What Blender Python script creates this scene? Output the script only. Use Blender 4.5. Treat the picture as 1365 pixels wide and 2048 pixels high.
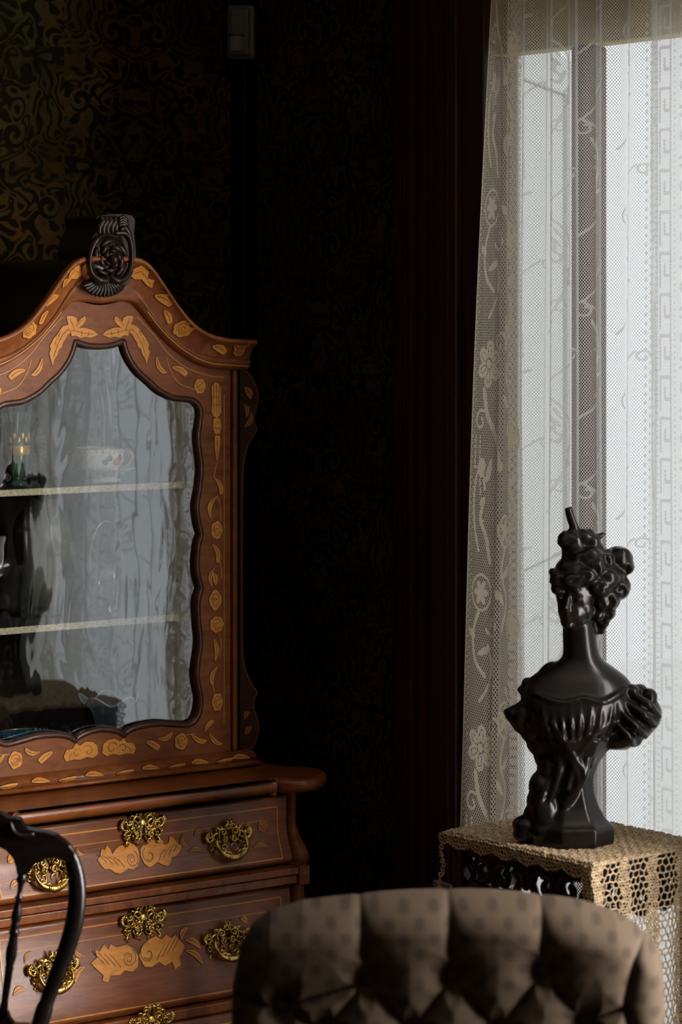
import bpy, bmesh, math, random
import numpy as np
from mathutils import Vector, Matrix
from mathutils.geometry import tessellate_polygon

for _o in list(bpy.data.objects):
    bpy.data.objects.remove(_o, do_unlink=True)
scene = bpy.context.scene
COL = scene.collection
RND = random.Random(7)

# ------------------------------------------------------------------ camera
FPX, CX, HY = 5400.0, 682.5, 600.0          # focal length in pixels, centre column, horizon row
ANG = math.atan(FPX / 7570.0)               # the cabinet wall recedes to the right by this angle
UX, UY = math.cos(ANG), math.sin(ANG)       # along the cabinet front
WX, WY = -UY, UX                            # into the cabinet wall
Y0 = 5.2
X0 = (283 - CX) / FPX * Y0
CAMH = 0.8 + (1600 - HY) / FPX * Y0
cam_d = bpy.data.cameras.new('camera')
cam = bpy.data.objects.new('camera', cam_d)
COL.objects.link(cam)
cam.location = (0, 0, CAMH)
cam.rotation_euler = (math.pi / 2, 0, 0)
cam_d.sensor_fit = 'VERTICAL'
cam_d.sensor_height = 36.0
cam_d.sensor_width = 24.0
cam_d.lens = FPX / 2048 * 36
cam_d.shift_y = -(1024 - HY) / 2048
cam_d.clip_start = 0.05
cam_d.dof.use_dof = True
cam_d.dof.focus_distance = 5.12
cam_d.dof.aperture_fstop = 4.0
scene.camera = cam

# ------------------------------------------------------------------ sky and daylight
wd = bpy.data.worlds.new('overcast_sky')
scene.world = wd
wd.use_nodes = True
_bg = wd.node_tree.nodes['Background']
_bg.inputs['Color'].default_value = (0.93, 0.95, 1.0, 1)
_bg.inputs['Strength'].default_value = 1.2

scene.view_settings.view_transform = 'Standard'
scene.view_settings.look = 'None'
scene.view_settings.exposure = 0.0
scene.view_settings.gamma = 1.0
scene.view_settings.use_curve_mapping = False

# room corner, window wall frame: s runs from the corner along the window wall towards the camera, t outwards
WALL_D = 0.56
_q = (490 - CX) / FPX
_tc = (_q * (Y0 + WALL_D * WY) - X0 - WALL_D * WX) / (UX - _q * UY)
CXW, CYW = X0 + _tc * UX + WALL_D * WX, Y0 + _tc * UY + WALL_D * WY


def WWp(s, t, z):
    return Vector((CXW - s * WX + t * UX, CYW - s * WY + t * UY, z))


def SW(px, t0):
    q = (px - CX) / FPX
    x = CXW + t0 * UX
    y = CYW + t0 * UY
    return (q * y - x) / (-WX + q * WY)


def F(px, py, d):
    q = (px - CX) / FPX
    t = (q * (Y0 + d * WY) - X0 - d * WX) / (UX - q * UY)
    Y = Y0 + t * UY + d * WY
    return (t, CAMH + (HY - py) / FPX * Y)


def area_light(name, s, t, z, sx, sz, power, col):
    ld = bpy.data.lights.new(name, 'AREA')
    ld.shape = 'RECTANGLE'
    ld.size = sx
    ld.size_y = sz
    ld.energy = power
    ld.color = col
    lo = bpy.data.objects.new(name, ld)
    COL.objects.link(lo)
    lo.location = WWp(s, t, z)
    # local -Z points into the room (-u), local Y is up
    X = Vector((-WX, -WY, 0)); Z = Vector((UX, UY, 0)); Yv = Vector((0, 0, 1))
    X = Yv.cross(Z)
    lo.rotation_euler = Matrix((X, Yv, Z)).transposed().to_euler()
    return lo


# fill light in an added window (same wall, nearer the camera, outside the frame)
area_light('fill_light_added_window', 2.84, 0.10, 1.55, 0.78, 2.1, 300.0, (1.0, 0.97, 0.94))


# ------------------------------------------------------------------ helpers
MATS = {}


def nn(nt, typ, **kw):
    n = nt.nodes.new(typ)
    for k, v in kw.items():
        if k in n.inputs:
            n.inputs[k].default_value = v
        else:
            setattr(n, k, v)
    return n


def newmat(name):
    m = bpy.data.materials.new(name)
    m.use_nodes = True
    nt = m.node_tree
    b = nt.nodes['Principled BSDF']
    MATS[name] = m
    return m, nt, b


def lk(nt, a, b):
    nt.links.new(a, b)


def ramp(nt, stops, fac=None):
    r = nt.nodes.new('ShaderNodeValToRGB')
    el = r.color_ramp.elements
    while len(el) < len(stops):
        el.new(0.5)
    for e, (p, c) in zip(el, stops):
        e.position = p
        e.color = (*c, 1)
    if fac is not None:
        nt.links.new(fac, r.inputs['Fac'])
    return r


def math_n(nt, op, a, b=None, c=None):
    n = nt.nodes.new('ShaderNodeMath')
    n.operation = op
    for i, v in enumerate((a, b, c)):
        if v is None:
            continue
        if isinstance(v, (int, float)):
            n.inputs[i].default_value = v
        else:
            nt.links.new(v, n.inputs[i])
    return n.outputs[0]


def wood(name, dark, mid, light, scale=(3, 3, 22), rough=0.32, coat=0.35, streak=6.0, bump=0.04, spec=0.2, cr=0.13, cior=1.5):
    m, nt, b = newmat(name)
    tc = nn(nt, 'ShaderNodeTexCoord')
    mp = nn(nt, 'ShaderNodeMapping')
    mp.inputs['Scale'].default_value = scale
    lk(nt, tc.outputs['Object'], mp.inputs['Vector'])
    n1 = nn(nt, 'ShaderNodeTexNoise', Scale=streak, Detail=6.0, Roughness=0.62, Distortion=0.9)
    lk(nt, mp.outputs[0], n1.inputs['Vector'])
    n2 = nn(nt, 'ShaderNodeTexNoise', Scale=2.2, Detail=3.0)
    lk(nt, tc.outputs['Object'], n2.inputs['Vector'])
    mx = math_n(nt, 'MULTIPLY_ADD', n2.outputs['Fac'], 0.45, math_n(nt, 'MULTIPLY', n1.outputs['Fac'], 0.62))
    r = ramp(nt, [(0.32, dark), (0.52, mid), (0.75, light)], mx)
    lk(nt, r.outputs['Color'], b.inputs['Base Color'])
    b.inputs['Roughness'].default_value = rough
    b.inputs['Coat Weight'].default_value = coat
    b.inputs['Coat IOR'].default_value = cior
    b.inputs['Coat Roughness'].default_value = cr
    b.inputs['Specular IOR Level'].default_value = spec
    n3 = nn(nt, 'ShaderNodeTexNoise', Scale=90.0, Detail=2.0)
    lk(nt, mp.outputs[0], n3.inputs['Vector'])
    bp = nn(nt, 'ShaderNodeBump', Strength=bump * 3, Distance=0.002)
    lk(nt, math_n(nt, 'ADD', n1.outputs['Fac'], n3.outputs['Fac']), bp.inputs['Height'])
    lk(nt, bp.outputs[0], b.inputs['Normal'])
    lk(nt, bp.outputs[0], b.inputs['Coat Normal'])
    return m


def plain(name, col, rough=0.5, metal=0.0, var=0.0, vscale=30.0, bump=0.0, spec=0.5):
    m, nt, b = newmat(name)
    b.inputs['Base Color'].default_value = (*col, 1)
    b.inputs['Roughness'].default_value = rough
    b.inputs['Metallic'].default_value = metal
    b.inputs['Specular IOR Level'].default_value = spec
    tc = nn(nt, 'ShaderNodeTexCoord')
    n1 = nn(nt, 'ShaderNodeTexNoise', Scale=vscale, Detail=4.0)
    lk(nt, tc.outputs['Object'], n1.inputs['Vector'])
    if var:
        lo = tuple(max(0, c * (1 - var)) for c in col)
        hi = tuple(min(1, c * (1 + var)) for c in col)
        r = ramp(nt, [(0.3, lo), (0.7, hi)], n1.outputs['Fac'])
        lk(nt, r.outputs['Color'], b.inputs['Base Color'])
    if bump:
        bp = nn(nt, 'ShaderNodeBump', Strength=bump, Distance=0.003)
        lk(nt, n1.outputs['Fac'], bp.inputs['Height'])
        lk(nt, bp.outputs[0], b.inputs['Normal'])
    return m


wood('walnut', (0.085, 0.023, 0.005), (0.21, 0.062, 0.015), (0.31, 0.10, 0.028), (2.5, 2.5, 9), rough=0.42, coat=0.08)
wood('walnut_cross', (0.075, 0.018, 0.003), (0.20, 0.052, 0.009), (0.31, 0.090, 0.018), (2, 9, 16), rough=0.46, coat=0.5, cr=0.16, cior=1.5)
wood('walnut_red', (0.08, 0.021, 0.006), (0.23, 0.066, 0.017), (0.36, 0.115, 0.034), (6, 6, 3), rough=0.38, coat=0.25)
wood('walnut_dark', (0.018, 0.007, 0.004), (0.055, 0.02, 0.010), (0.10, 0.04, 0.02), (4, 4, 12), rough=0.35)
wood('carved_wood', (0.006, 0.003, 0.0022), (0.018, 0.008, 0.0055), (0.036, 0.016, 0.011), (8, 8, 8), rough=0.34, coat=0.2)
wood('ebonised', (0.002, 0.0014, 0.0014), (0.005, 0.003, 0.0025), (0.010, 0.006, 0.005), (3, 3, 9), rough=0.3, coat=0.3)
wood('casing_wood', (0.012, 0.004, 0.003), (0.028, 0.009, 0.006), (0.05, 0.016, 0.010), (5, 5, 1), rough=0.34, coat=0.2)
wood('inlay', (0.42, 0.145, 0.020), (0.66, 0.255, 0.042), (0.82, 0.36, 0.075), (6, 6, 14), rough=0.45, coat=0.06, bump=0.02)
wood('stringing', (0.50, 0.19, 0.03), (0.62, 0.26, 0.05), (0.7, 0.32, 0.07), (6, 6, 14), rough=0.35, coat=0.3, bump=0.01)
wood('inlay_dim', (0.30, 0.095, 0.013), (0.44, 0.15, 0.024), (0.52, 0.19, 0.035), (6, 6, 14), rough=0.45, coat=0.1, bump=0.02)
plain('inlay_line', (0.012, 0.006, 0.004), 0.6)
plain('black_gap', (0.004, 0.003, 0.003), 0.9)
plain('brass', (0.55, 0.36, 0.10), 0.3, 1.0, 0.35, 60, 0.15)
plain('bronze', (0.014, 0.011, 0.0095), 0.25, 0.45, 0.45, 16, 0.10)
plain('sensor_plastic', (0.07, 0.055, 0.035), 0.45)
plain('sensor_lens', (0.18, 0.16, 0.13), 0.12)
plain('white_paint', (0.80, 0.80, 0.78), 0.5)
plain('olive_paint', (0.50, 0.40, 0.09), 0.7, var=0.4, vscale=6)
plain('ceiling_plaster', (0.20, 0.18, 0.15), 0.9)
plain('cabinet_lining', (0.05, 0.043, 0.03), 0.9, var=0.25, vscale=40, bump=0.2)
plain('shelf_edge', (0.72, 0.63, 0.42), 0.75, var=0.35, vscale=220, bump=0.6)
plain('porcelain', (0.90, 0.89, 0.86), 0.16)
plain('porcelain_gold', (0.75, 0.50, 0.18), 0.25, 0.8)
plain('rose_enamel', (0.62, 0.16, 0.13), 0.3, var=0.4, vscale=150)
plain('leaf_enamel', (0.07, 0.18, 0.09), 0.3, var=0.4, vscale=150)
plain('ivory_glaze', (0.15, 0.142, 0.098), 0.3, var=0.12)
plain('green_glaze', (0.035, 0.10, 0.045), 0.2, var=0.4, vscale=60)
plain('gold_glaze', (0.62, 0.36, 0.06), 0.25, 0.4, 0.4, 70)
plain('blue_enamel', (0.015, 0.10, 0.17), 0.22, var=0.3, vscale=40)
plain('copper_lustre', (0.40, 0.16, 0.10), 0.25, 0.7, 0.4, 60)
plain('dark_iron', (0.02, 0.02, 0.02), 0.5)
plain('grey_plate', (0.16, 0.16, 0.17), 0.5)
plain('gravel', (0.93, 0.92, 0.90), 0.95, var=0.12, vscale=40)
plain('hedge_leaf', (0.07, 0.16, 0.03), 0.6, var=0.5, vscale=20)


def pale_glass(name, col, trans, gloss=0.12):
    m, nt, b = newmat(name)
    out = nt.nodes['Material Output']
    nt.nodes.remove(b)
    tr = nn(nt, 'ShaderNodeBsdfTransparent', Color=(*col, 1))
    df = nn(nt, 'ShaderNodeBsdfTranslucent', Color=(*col, 1))
    d2 = nn(nt, 'ShaderNodeBsdfDiffuse', Color=(*col, 1))
    gl = nn(nt, 'ShaderNodeBsdfGlossy', Roughness=0.05)
    a1 = nn(nt, 'ShaderNodeMixShader', Fac=0.5)
    lk(nt, df.outputs[0], a1.inputs[1]); lk(nt, d2.outputs[0], a1.inputs[2])
    lw = nn(nt, 'ShaderNodeLayerWeight', Blend=0.4)
    fac = math_n(nt, 'MULTIPLY_ADD', lw.outputs['Facing'], 1 - trans, (1 - trans) * 0.35)
    a2 = nn(nt, 'ShaderNodeMixShader')
    lk(nt, fac, a2.inputs[0]); lk(nt, tr.outputs[0], a2.inputs[1]); lk(nt, a1.outputs[0], a2.inputs[2])
    a3 = nn(nt, 'ShaderNodeMixShader', Fac=gloss)
    lk(nt, a2.outputs[0], a3.inputs[1]); lk(nt, gl.outputs[0], a3.inputs[2])
    lk(nt, a3.outputs[0], out.inputs['Surface'])
    return m


pale_glass('blue_opal_glass', (0.62, 0.78, 0.95), 0.15)
plain('opal_rim', (0.60, 0.80, 0.98), 0.2)
pale_glass('clear_glass', (0.92, 0.93, 0.95), 0.8, 0.2)
pale_glass('window_glass', (0.97, 0.98, 0.97), 0.97, 0.05)

# old wavy pane of the display cabinet: mirrors the window strongly, lets the shelves show through
m, nt, b = newmat('old_pane')
out = nt.nodes['Material Output']
nt.nodes.remove(b)
tc = nn(nt, 'ShaderNodeTexCoord')
mp = nn(nt, 'ShaderNodeMapping')
mp.inputs['Scale'].default_value = (1.0, 1.0, 0.32)
lk(nt, tc.outputs['Object'], mp.inputs['Vector'])
n1 = nn(nt, 'ShaderNodeTexNoise', Scale=13.0, Detail=2.0, Distortion=0.7)
lk(nt, mp.outputs[0], n1.inputs['Vector'])
bp = nn(nt, 'ShaderNodeBump', Strength=0.055, Distance=0.01)
lk(nt, n1.outputs['Fac'], bp.inputs['Height'])
gl = nn(nt, 'ShaderNodeBsdfGlossy', Roughness=0.0, Color=(0.92, 0.97, 1.0, 1))
lk(nt, bp.outputs[0], gl.inputs['Normal'])
tr = nn(nt, 'ShaderNodeBsdfTransparent', Color=(0.90, 0.92, 0.92, 1))
mx = nn(nt, 'ShaderNodeMixShader', Fac=0.29)
lk(nt, tr.outputs[0], mx.inputs[1]); lk(nt, gl.outputs[0], mx.inputs[2])
lk(nt, mx.outputs[0], out.inputs['Surface'])


def wallpaper(name, dark, gold, green):
    m, nt, b = newmat(name)
    tc = nn(nt, 'ShaderNodeTexCoord')
    sp = nn(nt, 'ShaderNodeSeparateXYZ')
    lk(nt, tc.outputs['UV'], sp.inputs[0])
    PER, PV = 0.35, 0.46
    col_i = math_n(nt, 'FLOOR', math_n(nt, 'DIVIDE', sp.outputs[0], PER))
    half = math_n(nt, 'MULTIPLY', math_n(nt, 'PINGPONG', col_i, 1.0), PV / 2)
    x = math_n(nt, 'PINGPONG', sp.outputs[0], PER / 2)
    y = math_n(nt, 'ADD', sp.outputs[1], half)
    yy = math_n(nt, 'MODULO', math_n(nt, 'ADD', y, 10 * PV), PV)
    cb = nn(nt, 'ShaderNodeCombineXYZ')
    lk(nt, x, cb.inputs[0]); lk(nt, yy, cb.inputs[1])
    n1 = nn(nt, 'ShaderNodeTexNoise', Scale=15.0, Detail=1.2, Roughness=0.5, Distortion=1.3)
    lk(nt, cb.outputs[0], n1.inputs['Vector'])
    bands = math_n(nt, 'PINGPONG', math_n(nt, 'MULTIPLY', n1.outputs['Fac'], 5.5), 0.5)
    acc = ramp(nt, [(0.40, (0, 0, 0)), (0.62, (1, 1, 1))], math_n(nt, 'MULTIPLY', bands, 2.0)).outputs['Color']
    # paired scrolls
    for (sx, sy, R) in ((0.038, 0.12, 0.026), (0.12, 0.27, 0.028)):
        dx = math_n(nt, 'SUBTRACT', x, sx)
        dy = math_n(nt, 'SUBTRACT', yy, sy)
        rr = math_n(nt, 'SQRT', math_n(nt, 'ADD', math_n(nt, 'MULTIPLY', dx, dx), math_n(nt, 'MULTIPLY', dy, dy)))
        th = math_n(nt, 'ARCTAN2', dy, dx)
        w_ = math_n(nt, 'SINE', math_n(nt, 'MULTIPLY_ADD', rr, 2 * math.pi / 0.026, th))
        line = math_n(nt, 'GREATER_THAN', w_, 0.25)
        ins = math_n(nt, 'LESS_THAN', rr, R)
        mx = nn(nt, 'ShaderNodeMix', data_type='RGBA')
        lk(nt, ins, mx.inputs[0])
        lk(nt, acc, mx.inputs[6])
        lk(nt, line, mx.inputs[7])
        acc = mx.outputs[2]
    n2 = nn(nt, 'ShaderNodeTexNoise', Scale=3.0, Detail=4.0)
    lk(nt, tc.outputs['UV'], n2.inputs['Vector'])
    hue = ramp(nt, [(0.38, green), (0.60, gold)], n2.outputs['Fac'])
    n3 = nn(nt, 'ShaderNodeTexNoise', Scale=260.0, Detail=1.0)
    lk(nt, tc.outputs['UV'], n3.inputs['Vector'])
    wv = math_n(nt, 'MULTIPLY', acc, math_n(nt, 'MULTIPLY_ADD', n3.outputs['Fac'], 1.6, 0.1))
    n4 = nn(nt, 'ShaderNodeTexNoise', Scale=7.0, Detail=3.0)
    lk(nt, tc.outputs['UV'], n4.inputs['Vector'])
    wv = math_n(nt, 'MULTIPLY', wv, math_n(nt, 'MULTIPLY_ADD', n4.outputs['Fac'], 2.2, -0.35))
    mx = nn(nt, 'ShaderNodeMix', data_type='RGBA', clamp_factor=True)
    lk(nt, wv, mx.inputs[0])
    mx.inputs[6].default_value = (*dark, 1)
    lk(nt, hue.outputs['Color'], mx.inputs[7])
    lk(nt, mx.outputs[2], b.inputs['Base Color'])
    b.inputs['Roughness'].default_value = 0.8
    b.inputs['Specular IOR Level'].default_value = 0.05
    return m


wallpaper('wallpaper', (0.008, 0.006, 0.0022), (0.085, 0.041, 0.009), (0.036, 0.032, 0.012))


# ---- mesh builder
class MB:
    def __init__(s):
        s.v = []; s.f = []; s.m = []; s.sm = []

    def add(s, verts, faces, mi=0, smooth=True):
        b = len(s.v)
        s.v.extend(tuple(p) for p in verts)
        for f in faces:
            s.f.append(tuple(b + i for i in f)); s.m.append(mi); s.sm.append(smooth)
        return b

    def box(s, x0, x1, y0, y1, z0, z1, mi=0, bev=0.0):
        if bev <= 0:
            v = [(x, y, z) for x in (x0, x1) for y in (y0, y1) for z in (z0, z1)]
            s.add(v, [(0, 1, 3, 2), (4, 6, 7, 5), (0, 4, 5, 1), (2, 3, 7, 6), (0, 2, 6, 4), (1, 5, 7, 3)], mi, False)
            return
        bm = bmesh.new()
        r = bmesh.ops.create_cube(bm, size=1)
        for q in bm.verts:
            q.co = Vector(((x0 + x1) / 2 + q.co.x * (x1 - x0), (y0 + y1) / 2 + q.co.y * (y1 - y0), (z0 + z1) / 2 + q.co.z * (z1 - z0)))
        bmesh.ops.bevel(bm, geom=bm.edges[:], offset=bev, segments=2, affect='EDGES', profile=0.6)
        bm.verts.ensure_lookup_table()
        s.add([q.co for q in bm.verts], [[q.index for q in f.verts] for f in bm.faces], mi, False)
        bm.free()

    def tube(s, pts, rad, n=8, mi=0, closed=False, cap=True, flat=1.0):
        pts = [Vector(p) for p in pts]
        N = len(pts)
        if not hasattr(rad, '__len__'):
            rad = [rad] * N
        rows = []
        nrm = None
        for i in range(N):
            if closed:
                tg = pts[(i + 1) % N] - pts[i - 1]
            else:
                tg = pts[min(i + 1, N - 1)] - pts[max(i - 1, 0)]
            if tg.length < 1e-9:
                tg = Vector((0, 0, 1))
            tg.normalize()
            if nrm is None:
                ref = Vector((0, 1, 0)) if abs(tg.y) < 0.9 else Vector((1, 0, 0))
                nrm = (ref - tg * ref.dot(tg)).normalized()
            else:
                nrm = (nrm - tg * nrm.dot(tg))
                if nrm.length < 1e-6:
                    nrm = tg.orthogonal()
                nrm.normalize()
            bn = tg.cross(nrm)
            rows.append([pts[i] + (nrm * math.cos(2 * math.pi * k / n) * flat + bn * math.sin(2 * math.pi * k / n)) * rad[i] for k in range(n)])
        V = [p for r in rows for p in r]
        Fc = []
        for i in range(N if closed else N - 1):
            j = (i + 1) % N
            for k in range(n):
                Fc.append((i * n + k, i * n + (k + 1) % n, j * n + (k + 1) % n, j * n + k))
        if cap and not closed:
            Fc.append(tuple(range(n - 1, -1, -1)))
            Fc.append(tuple((N - 1) * n + k for k in range(n)))
        s.add(V, Fc, mi, True)

    def lathe(s, prof, n=28, cx=0, cy=0, mi=0, wob=None):
        V = []; Fc = []
        for (r, z) in prof:
            for k in range(n):
                a = 2 * math.pi * k / n
                q = wob(a, r, z) if wob else (r, z)
                V.append((cx + q[0] * math.cos(a), cy + q[0] * math.sin(a), q[1]))
        for i in range(len(prof) - 1):
            for k in range(n):
                Fc.append((i * n + k, i * n + (k + 1) % n, (i + 1) * n + (k + 1) % n, (i + 1) * n + k))
        if prof[0][0] > 1e-6:
            Fc.append(tuple(range(n - 1, -1, -1)))
        s.add(V, Fc, mi, True)

    def ell(s, c, r, rot=None, nu=16, nv=10, mi=0):
        V = []; Fc = []
        R = rot if rot is not None else Matrix.Identity(3)
        c = Vector(c)
        V.append(c + R @ Vector((0, 0, r[2])))
        for i in range(1, nv):
            ph = math.pi * i / nv
            for k in range(nu):
                a = 2 * math.pi * k / nu
                V.append(c + R @ Vector((r[0] * math.sin(ph) * math.cos(a), r[1] * math.sin(ph) * math.sin(a), r[2] * math.cos(ph))))
        V.append(c + R @ Vector((0, 0, -r[2])))
        for k in range(nu):
            Fc.append((0, 1 + k, 1 + (k + 1) % nu))
        for i in range(nv - 2):
            for k in range(nu):
                a = 1 + i * nu
                Fc.append((a + k, a + nu + k, a + nu + (k + 1) % nu, a + (k + 1) % nu))
        e = 1 + (nv - 2) * nu
        for k in range(nu):
            Fc.append((len(V) - 1, e + (k + 1) % nu, e + k))
        s.add(V, Fc, mi, True)

    def loft(s, rows, mi=0, smooth=True, closed=False, flip=False):
        n = len(rows[0])
        V = [p for r in rows for p in r]
        Fc = []
        for i in range(len(rows) - 1):
            for k in range(n if closed else n - 1):
                q = (i * n + k, i * n + (k + 1) % n, (i + 1) * n + (k + 1) % n, (i + 1) * n + k)
                Fc.append(q[::-1] if flip else q)
        s.add(V, Fc, mi, smooth)

    def plate(s, loops, y0, y1, mi=0, yfun=None):
        """flat cut-out shape in the local XZ plane; front at y0, back at y1; loops[1:] are holes"""
        L = [[Vector((p[0], p[1], 0)) for p in lp] for lp in loops]
        tris = tessellate_polygon(L)
        flat = [p for lp in L for p in lp]
        n = len(flat)
        g = yfun if yfun else (lambda x, z: 0.0)
        V = [(p.x, y0 + g(p.x, p.y), p.y) for p in flat] + [(p.x, y1 + g(p.x, p.y), p.y) for p in flat]
        Fc = []
        for t in tris:
            a, b_, c = (flat[i] for i in t)
            ar = (b_.x - a.x) * (c.y - a.y) - (b_.y - a.y) * (c.x - a.x)
            t = tuple(t) if ar > 0 else tuple(reversed(t))
            Fc.append(t)                                   # faces -y
            Fc.append(tuple(n + i for i in reversed(t)))
        k = 0
        for lp in L:
            m = len(lp)
            for i in range(m):
                a, b_ = k + i, k + (i + 1) % m
                Fc.append((a, b_, n + b_, n + a))
            k += m
        s.add(V, Fc, mi, False)

    def build(s, name, mats, parent=None, off=(0, 0, 0), edge_split=None):
        me = bpy.data.meshes.new(name)
        if any(off):
            ox, oy, oz = off
            s.v = [(x - ox, y - oy, z - oz) for x, y, z in s.v]
        me.from_pydata(s.v, [], s.f)
        me.polygons.foreach_set('material_index', s.m)
        me.polygons.foreach_set('use_smooth', s.sm)
        for mm in (mats if isinstance(mats, (list, tuple)) else [mats]):
            me.materials.append(MATS[mm])
        me.update()
        return link(name, me, parent)


def link(name, me, parent=None):
    o = bpy.data.objects.new(name, me)
    COL.objects.link(o)
    if parent is not None:
        o.parent = parent
    return o


def tag(o, label=None, cat=None, group=None, kind=None):
    if label: o['label'] = label
    if cat: o['category'] = cat
    if group: o['group'] = group
    if kind: o['kind'] = kind
    return o


def empty(name, loc, rz=0.0):
    o = bpy.data.objects.new(name, None)
    COL.objects.link(o)
    o.location = loc
    o.rotation_euler = (0, 0, rz)
    o.empty_display_size = 0.05
    return o


def cabworld(t, d, z):
    return Vector((X0 + t * UX + d * WX, Y0 + t * UY + d * WY, z))


def resample(pts, n):
    P = np.array(pts, float)
    L = np.concatenate([[0], np.cumsum(np.linalg.norm(np.diff(P, axis=0), axis=1))])
    q = np.linspace(0, L[-1], n)
    return [tuple(np.interp(q, L, P[:, k]) for k in range(P.shape[1]))] if False else \
        list(zip(*[np.interp(q, L, P[:, k]) for k in range(P.shape[1])]))


def spline(pts, per=6, closed=False):
    """Catmull-Rom through the points"""
    P = [np.array(p, float) for p in pts]
    n = len(P)
    out_ = []
    for i in range(n if closed else n - 1):
        p1, p2 = P[i], P[(i + 1) % n]
        p0 = P[i - 1] if (closed or i > 0) else 2 * p1 - p2
        p3 = P[(i + 2) % n] if (closed or i + 2 < n) else 2 * p2 - p1
        for k in range(per):
            t = k / per
            out_.append(tuple(0.5 * ((2 * p1) + (-p0 + p2) * t + (2 * p0 - 5 * p1 + 4 * p2 - p3) * t * t + (-p0 + 3 * p1 - 3 * p2 + p3) * t ** 3)))
    if not closed:
        out_.append(tuple(P[-1]))
    return out_


def ribbon(pts, w0, w1=None):
    """polygon outline of a stroke that tapers from w0 to w1"""
    w1 = w0 if w1 is None else w1
    P = [np.array(p, float) for p in pts]
    n = len(P)
    Lf, Rt = [], []
    for i in range(n):
        tg = P[min(i + 1, n - 1)] - P[max(i - 1, 0)]
        L = np.linalg.norm(tg) or 1
        nr = np.array((-tg[1], tg[0])) / L
        w = (w0 + (w1 - w0) * i / max(1, n - 1)) / 2
        Lf.append(tuple(P[i] + nr * w)); Rt.append(tuple(P[i] - nr * w))
    return Lf + Rt[::-1]


def spiral(cx, cz, r0, r1, a0, a1, n=22, y=0.0):
    return [(cx + (r0 + (r1 - r0) * k / n) * math.cos(math.radians(a0 + (a1 - a0) * k / n)), y,
             cz + (r0 + (r1 - r0) * k / n) * math.sin(math.radians(a0 + (a1 - a0) * k / n))) for k in range(n + 1)]

# ================================================================== the room
def wallobj(name, mb, mats, kind='structure', parent=None):
    o = mb.build(name, mats, parent)
    if parent is None:
        o.location = (CXW, CYW, 0)
        o.rotation_euler = (0, 0, ANG)
        if kind:
            o['kind'] = kind
    return o


ROOM_T, ROOM_S, CEIL = -5.6, 6.6, 3.1


def uvwall(name, quads, mat, thick_axis=None):
    """quads: list of four corners (local) ; uv in metres"""
    me = bpy.data.meshes.new(name)
    V = []; Fc = []; U = []
    for q, uv in quads:
        b_ = len(V)
        V.extend(q); Fc.append((b_, b_ + 1, b_ + 2, b_ + 3)); U.extend(uv)
    me.from_pydata(V, [], Fc)
    ul = me.uv_layers.new(name='UVMap')
    for i, lp in enumerate(me.loops):
        ul.data[i].uv = U[lp.vertex_index]
    me.materials.append(MATS[mat])
    return me


def wall_boxes(name, boxes, mat, face_axis):
    """boxes (x0,x1,y0,y1,z0,z1) with uv along the wall in metres"""
    V = []; Fc = []
    for (x0, x1, y0, y1, z0, z1) in boxes:
        b_ = len(V)
        V += [(x, y, z) for x in (x0, x1) for y in (y0, y1) for z in (z0, z1)]
        for f in ((0, 1, 3, 2), (4, 6, 7, 5), (0, 4, 5, 1), (2, 3, 7, 6), (0, 2, 6, 4), (1, 5, 7, 3)):
            Fc.append(tuple(b_ + i for i in f))
    me = bpy.data.meshes.new(name)
    me.from_pydata(V, [], Fc)
    ul = me.uv_layers.new(name='UVMap')
    for i, lp in enumerate(me.loops):
        p = V[lp.vertex_index]
        ul.data[i].uv = ((p[0] if face_axis == 'x' else p[1]) + 0.11, p[2])
    me.materials.append(MATS[mat])
    o = link(name, me)
    o.location = (CXW, CYW, 0)
    o.rotation_euler = (0, 0, ANG)
    o['kind'] = 'structure'
    return o


W1A, W1B, W1Z0, W1Z1 = 0.76, 2.13, 0.16, 2.62
W2A, W2B, W2Z0, W2Z1 = 2.42, 3.26, 0.45, 2.65
wall_boxes('wall_left', [(ROOM_T, 0.2, 0.0, 0.2, 0, CEIL)], 'wallpaper', 'x')
wall_boxes('wall_right', [
    (0, 0.16, -W1A, 0, 0, CEIL), (0, 0.16, -W1B, -W1A, 0, W1Z0), (0, 0.16, -W1B, -W1A, W1Z1, CEIL),
    (0, 0.16, -W2A, -W1B, 0, CEIL), (0, 0.16, -W2B, -W2A, 0, W2Z0), (0, 0.16, -W2B, -W2A, W2Z1, CEIL),
    (0, 0.16, -ROOM_S, -W2B, 0, CEIL)], 'wallpaper', 'y')
wall_boxes('wall_back', [(ROOM_T, 0.2, -ROOM_S - 0.2, -ROOM_S, 0, CEIL)], 'wallpaper', 'x')
wall_boxes('wall_far_left', [(ROOM_T - 0.2, ROOM_T, -ROOM_S, 0.2, 0, CEIL)], 'wallpaper', 'y')
m_ = MB(); m_.box(ROOM_T, 0.2, -ROOM_S, 0.2, -0.1, 0)
wood('floor_boards', (0.02, 0.009, 0.005), (0.05, 0.022, 0.012), (0.08, 0.038, 0.02), (1, 12, 1), rough=0.4)
wallobj('floor', m_, 'floor_boards')
m_ = MB(); m_.box(ROOM_T, 0.2, -ROOM_S, 0.2, CEIL, CEIL + 0.1)
wallobj('ceiling', m_, 'ceiling_plaster')

# corner post of dark wood
m_ = MB()
m_.box(-0.040, -0.002, -0.055, -0.002, 0.0, CEIL - 0.002, bev=0.006)
o = wallobj('trim_1', m_, 'ebonised')
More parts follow.
